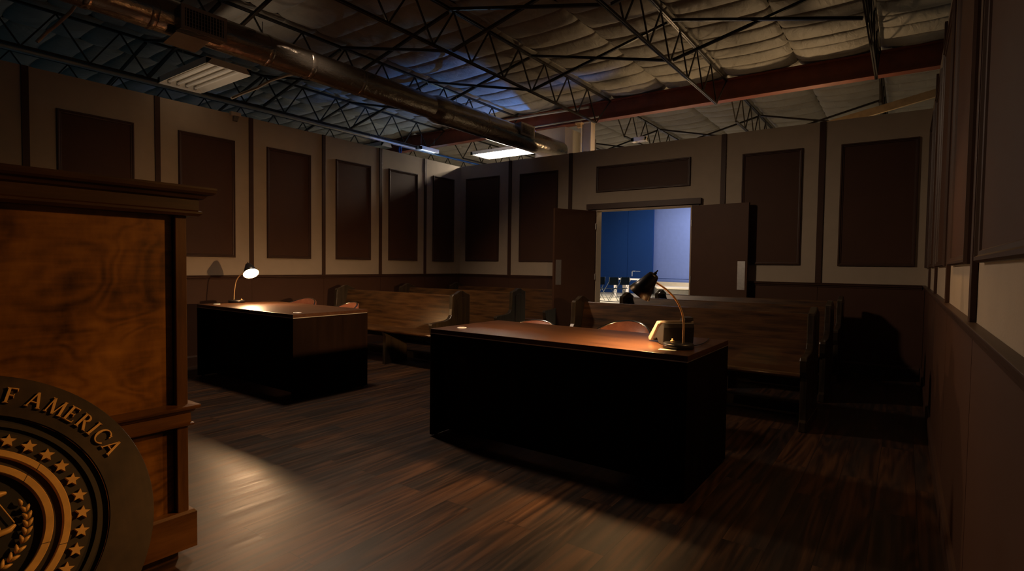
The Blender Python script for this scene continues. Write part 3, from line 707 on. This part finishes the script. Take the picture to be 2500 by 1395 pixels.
# local x: width, local +y: toward the user, z up
YZ = Matrix(((0, 0, 1, 0), (1, 0, 0, 0), (0, 1, 0, 0), (0, 0, 0, 1)))
MB().prism([(0.125, 0.004), (0.135, 0.022), (0.015, 0.132), (-0.03, 0.138), (-0.03, 0.122), (0.0, 0.112), (0.10, 0.006)], -0.105, 0.105, YZ).build('face_plate', 'phone_beige', ph, bevel=0.004)
MB().prism([(0.09, 0.012), (-0.005, 0.108), (-0.055, 0.128), (-0.062, 0.10), (-0.052, 0.0), (0.0, 0.0), (0.03, 0.03)], -0.095, 0.095, YZ).build('body', 'black_plastic', ph, bevel=0.004)
MB().prism([(0.12, 0.040), (0.10, 0.062), (0.075, 0.066), (0.04, 0.098), (0.03, 0.128), (-0.01, 0.160), (-0.05, 0.158), (-0.055, 0.138), (0.01, 0.128)], 0.040, 0.092, YZ).build('handset', 'black_plastic', ph, bevel=0.010, segs=3)
m = MB()
for i in range(4):
    for j in range(3):
        u = 0.30 + i * 0.11; y = 0.135 - 0.12 * u; z = 0.022 + 0.11 * u
        m.box(-0.07 + j * 0.028, -0.052 + j * 0.028, y - 0.006, y + 0.008, z - 0.004, z + 0.008)
m.build('keypad', 'white_plastic', ph)
MB().box(-0.075, -0.005, 0.020, 0.045, 0.100, 0.122).build('display', 'black_metal', ph)
tag(MB().tube(arc_pts([(5.645, -4.485, 0.766), (5.68, -4.49, 0.766), (5.70, -4.40, 0.766), (5.69, -4.25, 0.766), (5.66, -4.10, 0.766)]), 0.003, 6).build('phone_cord', 'black_plastic'), 'black cord trailing from the phone across the big desk', 'cord')
tag(MB().box(-0.045, 0.045, -0.02, 0.02, 0, 0.0012, Matrix.Rotation(radians(4), 4, 'Z')).build('paper_slip', 'paper', loc=(5.615, -4.712, 0.7605)), 'small pale paper slip in front of the lamp base on the big desk', 'paper')

# ---------------------------------------------------------------- leather tub chairs
def tub_chair(label, x, y, rz, zpk=0.77):
    t = thing('tub_chair', label, 'chair', (x, y, 0), rz, 'leather chairs behind the desks')
    # local: sitter faces -y, back at +y
    R = 0.255; n = 36; outer = []; inner = []; A = radians(118)
    vs = []; rim = []
    for i in range(n + 1):
        a = -A + 2 * A * i / n
        k = (cos(a * 0.76) ** 1.5) if abs(a * 0.76) < pi / 2 else 0
        zt = 0.60 + (zpk - 0.60) * k
        fl = 1 + 0.10 * (zt - 0.42)
        for r, z in ((R * fl * 1.03, zt), (R * 1.0, 0.36), (R * 0.86, 0.36), (R * fl * 0.90, zt)):
            vs.append((r * sin(a), r * cos(a) - 0.02, z))
        rim.append((R * fl * 0.965 * sin(a), R * fl * 0.965 * cos(a) - 0.02, zt + 0.003))
    fs = []
    for i in range(n):
        for j in range(4): fs.append((i * 4 + j, i * 4 + (j + 1) % 4, (i + 1) * 4 + (j + 1) % 4, (i + 1) * 4 + j))
    fs += [(0, 1, 2, 3), (n * 4, n * 4 + 3, n * 4 + 2, n * 4 + 1)]
    MB().add(vs, fs, True).build('back_shell', 'leather_brown', t)
    tag(MB().tube(rim, 0.009, 8).build('rim', 'chrome', t), 'bright metal rim')
    MB().lathe([(0, 0.36), (0.20, 0.36), (0.215, 0.38), (0.215, 0.43), (0.19, 0.455), (0, 0.46)], Matrix.Translation((0, -0.03, 0)), 32).build('seat', 'leather_brown', t)
    for sx in (-1, 1):
        for sy in (-1, 1):
            MB().tube([(sx * 0.14, sy * 0.14 - 0.02, 0.37), (sx * 0.20, sy * 0.20 - 0.02, 0.0)], [0.014, 0.010], 10).build('leg', 'black_metal', t)
    return t
tub_chair('brown leather chair behind the left desk, the left one of the pair', 0.69, -3.80, radians(8), 0.765)
tub_chair('brown leather chair behind the left desk, the right one of the pair', 1.49, -3.80, radians(-14), 0.757)
tub_chair('brown leather chair behind the big desk, next to the phone', 4.90, -3.80, radians(0), 0.778)
tub_chair('brown leather chair behind the left end of the big desk, only its rim showing', 4.08, -3.80, radians(10), 0.725)

# ---------------------------------------------------------------- pews
def pew(L):
    """origin at the left end, at the foot of the back; back top at y = 0, seat front at y = -0.5"""
    t = thing('pew', '', 'pew', (0, 0, 0))
    YZm = Matrix(((0, 0, 1, 0), (1, 0, 0, 0), (0, 1, 0, 0), (0, 0, 0, 1)))
    # end panels
    out = [(-0.50, 0.0), (-0.50, 0.075), (-0.475, 0.085), (-0.475, 0.40), (-0.51, 0.45), (-0.53, 0.535), (-0.52, 0.557), (-0.48, 0.563), (-0.30, 0.572), (-0.235, 0.59), (-0.205, 0.63), (-0.195, 0.70),
           (-0.19, 0.845), (-0.175, 0.862), (-0.125, 0.872), (-0.055, 0.903), (-0.01, 0.905), (0.06, 0.874), (0.105, 0.862), (0.115, 0.845), (0.115, 0.085), (0.14, 0.075), (0.14, 0.0)]
    for x0, x1, s in ((0.0, 0.05, -1), (L - 0.05, L, 1)):
        e = MB().prism(out, x0, x1, YZm).build('end_panel', 'pew_end_wood', t, bevel=0.006)
        xo = x0 - 0.005 if s < 0 else x1 + 0.005
        ins = [(-0.125, 0.14), (0.06, 0.14), (0.06, 0.80), (0.02, 0.822), (-0.03, 0.83), (-0.085, 0.822), (-0.125, 0.80)]
        MB().prism(ins, min(xo, xo - s * 0.01), max(xo, xo - s * 0.01), YZm).build('inset_panel', 'pew_end_wood', e, bevel=0.003)
        MB().box(min(xo, xo - s * 0.012), max(xo, xo - s * 0.012), -0.49, 0.13, 0.0, 0.07).build('foot', 'pew_end_wood', e, bevel=0.003)
    # back: slightly reclined board with a cap
    MB().prism([(-0.125, 0.40), (-0.10, 0.40), (0.022, 0.835), (0.02, 0.845), (-0.004, 0.845), (-0.006, 0.835)], 0.05, L - 0.05, YZm).build('backrest', 'pew_wood', t, bevel=0.004)
    # seat with rounded nose
    nose = [(-0.10, 0.395), (-0.455, 0.39)] + [(-0.455 - 0.035 * sin(a), 0.4125 - 0.0225 * cos(a)) for a in [pi * i / 8 for i in range(1, 8)]] + [(-0.455, 0.435), (-0.10, 0.418)]
    MB().prism(nose, 0.05, L - 0.05, YZm).build('seat', 'pew_wood', t)
    MB().box(0.05, L - 0.05, -0.12, -0.098, 0.28, 0.40).build('back_rail', 'pew_end_wood', t)
    MB().prism([(-0.44, 0.0), (-0.43, 0.34), (-0.46, 0.39), (-0.10, 0.395), (-0.08, 0.0)], L * 0.585, L * 0.585 + 0.045, YZm).build('support', 'pew_end_wood', t)
    MB().box(0.05, L - 0.05, 0.02, 0.05, 0.02, 0.10).build('foot_rail', 'pew_end_wood', t)
    return t
base = pew(2.16)
for c_ in base.children: pass
rows = [((0.31, -2.75), 'oak pew in the left block, front row, lamplight on its back'),
        ((0.31, -1.58), 'oak pew in the left block, middle row'),
        ((0.31, -0.43), 'oak pew in the left block, back row against the far wall'),
        ((3.93, -2.60), 'oak pew in the right block, front row, behind the big desk'),
        ((3.93, -1.46), 'oak pew in the right block, middle row'),
        ((3.93, -0.34), 'oak pew in the right block, back row against the far wall')]
for i, ((x, y), lab) in enumerate(rows):
    o = base if i == 0 else copy_tree(base)
    o.location = (x, y, 0); o['label'] = lab; o['group'] = 'pews in two blocks'

# ---------------------------------------------------------------- judge's bench
BX = 4.305; BY = -6.585; Y0 = -8.4; XB = 3.35
jb = thing('judge_bench', 'tall stained wood bench at the left, with cornice and panelled front', 'bench', (BX, BY, 0))
def J(mb): 
    mb.v = [(a - BX, b_ - BY, c_) for a, b_, c_ in mb.v]; return mb
J(MB().box(XB, BX - 0.03, Y0, BY - 0.02, 0.10, 1.42)).build('carcass', 'bench_stile_wood', jb)
J(MB().box(BX - 0.03, BX - 0.018, Y0, BY - 0.045, 0.615, 1.40)).build('upper_panel', 'bench_panel_wood', jb)
J(MB().box(BX - 0.03, BX - 0.018, Y0, BY - 0.045, 0.17, 0.55)).build('lower_panel', 'bench_panel_wood', jb)
J(MB().box(BX - 0.05, BX + 0.008, BY - 0.042, BY, 0.16, 1.41)).build('corner_stile', 'bench_stile_wood', jb, bevel=0.003)
cor = [(-0.02, 1.388), (0.035, 1.388), (0.045, 1.398), (0.045, 1.406), (0.036, 1.412), (0.036, 1.452), (0.05, 1.458), (0.058, 1.470), (0.074, 1.474), (0.082, 1.482), (0.084, 1.494), (0.084, 1.502), (-0.02, 1.502)]
def ring(prof, z_is_abs=True, yend=BY):
    """moulding along the front (facing +x), returned round the far end (facing +y)"""
    k = len(prof)
    vs = [(BX + o, Y0, z) for o, z in prof] + [(BX + o, yend + o, z) for o, z in prof] + [(XB, yend + o, z) for o, z in prof]
    fs = [(i, (i + 1) % k, (i + 1) % k + k, i + k) for i in range(k)] + [(i + k, (i + 1) % k + k, (i + 1) % k + 2 * k, i + 2 * k) for i in range(k)]
    return J(MB().add(vs, fs))
ring(cor).build('cornice', 'cornice_wood', jb)
J(MB().box(XB, BX, Y0, BY, 1.47, 1.502)).build('top', 'cornice_wood', jb)
mid = [(-0.03, 0.545), (0.020, 0.545), (0.026, 0.549), (0.026, 0.556), (0.018, 0.560), (0.016, 0.598), (0.024, 0.603), (0.030, 0.612), (0.040, 0.616), (0.044, 0.624), (0.044, 0.630), (-0.03, 0.636)]
ring(mid, yend=BY - 0.01).build('mid_moulding', 'bench_trim_wood', jb)
pl = [(-0.03, 0.045), (0.022, 0.045), (0.022, 0.188), (0.014, 0.198), (-0.03, 0.200)]
ring(pl, yend=BY + 0.003).build('plinth', 'bench_trim_wood', jb)
J(MB().box(XB, BX - 0.02, Y0, BY - 0.03, 0, 0.10)).build('toe_kick', 'bench_stile_wood', jb)

# ---------------------------------------------------------------- seal leaning against the bench
A_ = radians(27); SC = Vector((4.541, -7.2837, 0.4297)); SR = 0.478
# local x = world +y, local y = up the disc, local z = out of the face
SM = Matrix(((0, -sin(A_), cos(A_), SC.x), (1, 0, 0, SC.y), (0, cos(A_), sin(A_), SC.z), (0, 0, 0, 1)))
seal = thing('wooden_seal', 'big round dark wood seal with gilt lettering leaning on the bench', 'seal', (0, 0, 0))
seal.matrix_world = SM
seal.rotation_mode = 'QUATERNION'
loc, rot, sca = SM.decompose(); seal.location = loc; seal.rotation_quaternion = rot
MB().lathe([(0.352, 0), (0.352, -0.012), (SR - 0.001, -0.03), (SR, -0.028), (SR, -0.002), (SR - 0.002, 0.0), (0.352, 0.0)], n=128, smooth=False).build('outer_rim', 'seal_wood', seal)
MB().lathe([(0.0, -0.030), (0.352, -0.030), (0.352, -0.016), (0.0, -0.016)], n=96, smooth=False).build('backing', 'seal_dark', seal)
MB().lathe([(0.319, -0.016), (0.319, -0.006), (0.333, -0.006), (0.333, -0.016)], n=96, smooth=False).build('raised_ring', 'seal_brown', seal)
MB().lathe([(0.249, -0.016), (0.249, -0.004), (0.302, -0.004), (0.302, -0.016)], n=96, smooth=False).build('star_band', 'seal_brown', seal)
MB().lathe([(0.206, -0.016), (0.206, -0.010), (0.230, -0.010), (0.230, -0.016)], n=96, smooth=False).build('inner_band', 'seal_brown', seal)
def gold_ring(r0, r1, cuts):
    m = MB(); k = 120
    for i in range(k):
        a0 = 2 * pi * i / k; a1 = 2 * pi * (i + 1) / k
        d = math.degrees((a0 + a1) / 2)
        if any(abs((d - c + 180) % 360 - 180) < 0.4 for c in cuts): continue
        g = 0.0
        m.prism([(r0 * cos(a0), r0 * sin(a0)), (r1 * cos(a0), r1 * sin(a0)), (r1 * cos(a1), r1 * sin(a1)), (r0 * cos(a1), r0 * sin(a1))], -0.016, 0.006)
    return m
for r0, r1, cuts in ((0.229, 0.249, ()), (0.185, 0.206, ())):
    gr = MB().lathe([(r0, -0.016), (r0, 0.004), (r0 + 0.002, 0.006), (r1 - 0.002, 0.006), (r1, 0.004), (r1, -0.016)], n=120, smooth=False)
    gr.build('gilt_ring', 'gold_paint', seal)
for a in (38, -25):
    aa = radians(a)
    for r0, r1 in ((0.2285, 0.2495), (0.1845, 0.2065)):
        M_ = Matrix.Rotation(aa, 4, 'Z') @ Matrix.Translation(((r0 + r1) / 2, 0, 0.0055)) @ Matrix.Rotation(radians(20), 4, 'Z')
        MB().box(-0.0118, 0.0118, -0.0008, 0.0008, -0.001, 0.0008, M_).build('joint', 'seal_dark', seal)
ST = 0.0205
for i in range(32):
    a = radians(62.6 - 11.32 * i); rr = 0.277
    cx, cy = rr * cos(a), rr * sin(a); ro = radians(90 - 15)
    pts = []
    for k in range(10):
        r = ST if k % 2 == 0 else ST * 0.45
        pts.append((cx + r * cos(ro + k * pi / 5), cy + r * sin(ro + k * pi / 5)))
    MB().prism(pts, -0.004, 0.008).build('star', 'gold_paint', seal)
# letters: drawn from strokes with serifs, cap height 1, then bent onto the rim
def quad(a, b, w):
    a = Vector(a); b = Vector(b); d = (b - a).normalized(); nrm = Vector((-d.y, d.x)) * w / 2
    return [a + nrm, b + nrm, b - nrm, a - nrm]
def glyph(ch):
    T, t_, sf = 0.15, 0.055, 0.05
    Q = []
    def stem(x, z0=0.0, z1=1.0, w=T, s0=True, s1=True):
        Q.append([(x - w / 2, z0), (x + w / 2, z0), (x + w / 2, z1), (x - w / 2, z1)])
        if s0: Q.append([(x - w / 2 - 0.09, z0), (x + w / 2 + 0.09, z0), (x + w / 2 + 0.02, z0 + sf), (x - w / 2 - 0.02, z0 + sf)])
        if s1: Q.append([(x - w / 2 - 0.09, z1), (x + w / 2 + 0.09, z1), (x + w / 2 + 0.02, z1 - sf), (x - w / 2 - 0.02, z1 - sf)])
    def arm(x0, x1, z, up):
        Q.append([(x0, z - t_ / 2), (x1, z - t_ / 2), (x1, z + t_ / 2), (x0, z + t_ / 2)])
        Q.append([(x1 - 0.05, z), (x1, z), (x1 + 0.01, z + up * 0.17), (x1 - 0.015, z + up * 0.17)])
    def arc(cx, cy, rx, ry, a0, a1, w0, w1, k=16):
        for i in range(k):
            p = []
            for q in (i, i + 1):
                a = radians(a0 + (a1 - a0) * q / k); w = w0 + (w1 - w0) * abs(cos(a))
                p.append(((cx + (rx - w) * cos(a), cy + (ry - min(w, 0.07)) * sin(a)), (cx + rx * cos(a), cy + ry * sin(a))))
            Q.append([p[0][0], p[0][1], p[1][1], p[1][0]])
    if ch == 'I': stem(0.17); return Q, 0.34
    if ch == 'F':
        stem(0.17); arm(0.17, 0.62, 0.972, -1); arm(0.17, 0.50, 0.52, -1); Q.append([(0.45, 0.52), (0.50, 0.52), (0.51, 0.62), (0.485, 0.62)]); return Q, 0.66
    if ch == 'E':
        stem(0.17); arm(0.17, 0.60, 0.972, -1); arm(0.17, 0.50, 0.52, -1); Q.append([(0.45, 0.52), (0.50, 0.52), (0.51, 0.62), (0.485, 0.62)]); arm(0.17, 0.66, 0.028, 1); return Q, 0.70
    if ch == 'A':
        Q.append(quad((0.10, 0.0), (0.44, 1.02), 0.075)); Q.append(quad((0.44, 1.02), (0.76, 0.0), T))
        Q.append([(0.20, 0.33), (0.64, 0.33), (0.62, 0.385), (0.22, 0.385)])
        Q.append([(-0.02, 0), (0.24, 0), (0.18, sf), (0.04, sf)]); Q.append([(0.60, 0), (0.90, 0), (0.84, sf), (0.66, sf)]); return Q, 0.88
    if ch == 'M':
        Q.append(quad((0.12, 0.0), (0.22, 1.0), 0.07)); Q.append(quad((0.22, 1.0), (0.55, 0.0), T)); Q.append(quad((0.55, 0.0), (0.90, 1.0), 0.065)); Q.append(quad((0.90, 1.0), (0.97, 0.0), T))
        Q.append([(0.0, 0), (0.25, 0), (0.20, sf), (0.05, sf)]); Q.append([(0.82, 0), (1.13, 0), (1.06, sf), (0.88, sf)])
        Q.append([(0.08, 1.0), (0.28, 1.0), (0.26, 1 - sf), (0.14, 1 - sf)]); Q.append([(0.84, 1.0), (1.04, 1.0), (0.98, 1 - sf), (0.86, 1 - sf)]); return Q, 1.12
    if ch == 'R':
        stem(0.17); arc(0.28, 0.75, 0.34, 0.25, -90, 90, t_, 0.15); Q.append([(0.17, 0.945), (0.29, 0.945), (0.29, 1.0), (0.17, 1.0)]); Q.append([(0.17, 0.50), (0.29, 0.50), (0.29, 0.57), (0.17, 0.57)])
        Q.append(quad((0.34, 0.54), (0.70, 0.02), 0.15)); Q.append([(0.60, 0), (0.86, 0), (0.78, sf), (0.62, sf)]); return Q, 0.80
    if ch == 'C':
        arc(0.48, 0.5, 0.46, 0.53, 42, 318, 0.05, 0.15, 30)
        Q.append([(0.78, 0.66), (0.84, 0.68), (0.84, 0.92), (0.78, 0.86)]); return Q, 0.86
    return Q, 0.5
capH = 0.050; rb = 0.390
for ch, deg in (('F', 68.9), ('A', 60.2), ('M', 51.9), ('E', 45.1), ('R', 38.9), ('I', 34.0), ('C', 28.9), ('A', 22.4)):
    Q, w = glyph(ch); m = MB(); a = radians(deg)
    er = Vector((cos(a), sin(a))); et = Vector((sin(a), -cos(a)))
    for q in Q:
        pts = []
        for x, y in q:
            p = er * (rb + y * capH) + et * ((x - w / 2) * capH * 0.97); pts.append((p.x, p.y))
        # keep winding consistent for extrusion
        m.prism(pts, -0.002, 0.009)
    m.build('letter', 'gold_paint', seal)
# laurel sprig
LV = [(0.145, 0.027), (0.146, 0.004), (0.144, -0.018), (0.138, -0.039), (0.128, -0.060), (0.112, -0.083), (0.094, -0.100), (0.074, -0.115)]
TL = [(0.135, 0.042), (0.137, 0.022), (0.136, 0.003), (0.133, -0.017), (0.125, -0.037), (0.114, -0.060), (0.101, -0.076), (0.083, -0.089)]
TR = [(0.156, 0.045), (0.159, 0.024), (0.160, 0.002), (0.156, -0.022), (0.148, -0.046), (0.136, -0.072), (0.120, -0.093), (0.101, -0.110)]
m = MB()
def leaf(m, a, b, w=0.006):
    a = Vector((*a, -0.008)); b = Vector((*b, -0.004)); mid_ = a.lerp(b, 0.45); mid_.z = 0.001
    m.tube([a, a.lerp(mid_, 0.5) + Vector((0, 0, 0.002)), mid_, mid_.lerp(b, 0.6), b], [w * 0.7, w, w * 0.95, w * 0.65, w * 0.15], 8)
for c0, l, r in zip(LV, TL, TR): leaf(m, c0, l); leaf(m, c0, r)
leaf(m, (0.138, 0.048), (0.133, 0.067), 0.0055)
m.build('laurel_sprig', 'gold_paint', seal)
# scale pan with its chains
m = MB()
m.tube([(0.04, -0.030, -0.006), (0.082, -0.018, -0.003), (0.105, -0.014, -0.003), (0.118, -0.004, -0.005)], [0.009, 0.009, 0.009, 0.005], 8)
m.build('scale_pan', 'gold_paint', seal)
MB().tube([(0.075, 0.086, -0.004), (0.092, 0.062, -0.004), (0.117, 0.002, -0.004)], 0.0022, 6).tube([(0.075, 0.086, -0.004), (0.086, -0.012, -0.006)], 0.0014, 6).build('scale_chain', 'gold_paint', seal)
MB().tube([(0.03, 0.100, -0.006), (0.070, 0.094, -0.002), (0.095, 0.093, -0.002), (0.108, 0.094, -0.006)], [0.006, 0.009, 0.009, 0.005], 8).build('scale_beam', 'gold_paint', seal)

# ---------------------------------------------------------------- lights
def area(name, loc, target, sx, sy, power, col, spread=180):
    l = bpy.data.lights.new(name, 'AREA'); l.shape = 'RECTANGLE'; l.size = sx; l.size_y = sy; l.energy = power; l.color = col; l.spread = radians(spread)
    o = bpy.data.objects.new(name, l); COL.objects.link(o); o.location = loc
    o.rotation_euler = (Vector(target) - Vector(loc)).to_track_quat('-Z', 'Y').to_euler(); return o
def spot(name, loc, target, power, col, size, blend=0.6, r=0.05):
    l = bpy.data.lights.new(name, 'SPOT'); l.energy = power; l.color = col; l.spot_size = radians(size); l.spot_blend = blend; l.shadow_soft_size = r
    o = bpy.data.objects.new(name, l); COL.objects.link(o); o.location = loc
    o.rotation_euler = (Vector(target) - Vector(loc)).to_track_quat('-Z', 'Y').to_euler(); return o
# blue uplight standing behind the far wall, washing the roof
spot('blue_uplight', (0.9, 1.6, 2.4), (1.1, -1.1, 3.9), 230, (0.07, 0.30, 1.0), 112, 1.0)
spot('blue_uplight', (2.7, 0.32, 2.7), (2.4, -2.2, 3.95), 70, (0.07, 0.30, 1.0), 90, 1.0)  # second unseen spot, added to widen the blue on the roof
# unseen light added to cool the roof beyond the left wall
spot('cool_uplight', (-1.8, 1.4, 2.7), (-1.8, -2.0, 3.95), 24, (0.50, 0.78, 1.0), 115, 1.0)
# unseen soft source added among the joists, above the left desk
def spot_dir(name, loc, d, *a): return spot(name, loc, Vector(loc) + Vector(d), *a)
spot_dir('overhead_soft', (2.1, -4.4, 3.42), (0.32, 0.22, -0.90), 185, (1.0, 0.72, 0.50), 142, 0.6, 0.16)
# spots added at the desk lamp bulbs to brighten walls and the left door
spot_dir('left_lamp_fill', (0.862, -4.43, 1.105), (1.0, -0.06, -0.45), 150, (1.0, 0.60, 0.33), 96, 0.9, 0.03)
spot_dir('right_lamp_fill', (5.46, -4.68, 1.10), (-1.0, 0.18, 0.05), 1000, (1.0, 0.56, 0.27), 58, 0.9, 0.03)
spot_dir('right_lamp_fill', (5.46, -4.68, 1.10), (-3.0, 4.1, 0.10), 420, (1.0, 0.54, 0.25), 24, 0.9, 0.03)
# unseen warm spot added to light the duct end and the column
spot('warm_fill', (3.3, 0.45, 2.7), (1.75, 0.35, 3.2), 26, (1.0, 0.72, 0.42), 70, 0.8, 0.08)
# unseen warm spots added at the right for the bench and the floor
spot('bench_light', (6.35, -4.35, 2.15), (4.35, -7.0, 0.42), 150, (1.0, 0.50, 0.15), 46, 1.0, 0.08)
spot('bench_light', (6.35, -4.35, 2.15), (6.25, -4.75, 0.0), 16, (1.0, 0.52, 0.18), 120, 1.0, 0.08)
# added upward spot standing in for bounce off the left desk top
spot_dir('desk_bounce_fill', (1.0, -4.70, 0.80), (-0.12, -0.02, 1.0), 55, (1.0, 0.74, 0.50), 46, 1.0, 0.15)
# unseen warm spots added behind the far wall to light roof and beam
spot('warm_fill', (5.4, 1.7, 2.3), (5.0, -0.6, 3.9), 75, (1.0, 0.64, 0.32), 130, 1.0, 0.08)
spot('warm_fill', (3.3, 1.7, 2.3), (3.2, -0.4, 3.9), 42, (1.0, 0.64, 0.32), 120, 1.0, 0.08)
for x, y in ((-1.6, 6.0), (2.4, 6.0), (3.6, 3.0), (7.0, 3.0)):
    spot('hall_light', (x, y, 3.4), (x, y, 0), 55, (1.0, 0.82, 0.62), 160, 0.5, 0.2)
# unseen spots added to brighten the backdrop, stage and hall floor
spot('stage_wash', (0.4, 12.6, 3.88), (-1.4, 15.6, 1.0), 560, (1.0, 0.90, 0.80), 110, 0.8, 0.1)
spot('hall_wash', (-2.6, 10.0, 3.88), (-2.4, 10.6, 0.0), 1300, (1.0, 0.88, 0.72), 110, 0.9, 0.1)

w = bpy.data.worlds.new('World'); S.world = w; w.use_nodes = True
bg = w.node_tree.nodes['Background']; bg.inputs[0].default_value = (0.30, 0.62, 0.80, 1); bg.inputs[1].default_value = 0.016

# ---------------------------------------------------------------- camera
F = 1335.516
yaw, pitch, roll = -0.6227, 0.037, 0.0131
fw = Vector((sin(yaw) * cos(pitch), cos(yaw) * cos(pitch), -sin(pitch)))
r_ = Vector((cos(yaw), -sin(yaw), 0)); u_ = r_.cross(fw)
Rv = r_ * cos(roll) + u_ * sin(roll); Uv = -r_ * sin(roll) + u_ * cos(roll)
cam = bpy.data.cameras.new('Camera'); cam.sensor_width = 36; cam.lens = 36 * F / 2500; cam.clip_start = 0.05; cam.clip_end = 100
co = bpy.data.objects.new('Camera', cam); COL.objects.link(co)
Mx = Matrix((Rv, Uv, -fw)).transposed().to_4x4(); Mx.translation = (6.6488, -7.6046, 1.2091)
co.matrix_world = Mx
S.camera = co
S.view_settings.view_transform = 'Standard'; S.view_settings.look = 'None'; S.view_settings.gamma = 1
S.view_settings.exposure = 0.0; S.view_settings.use_curve_mapping = False
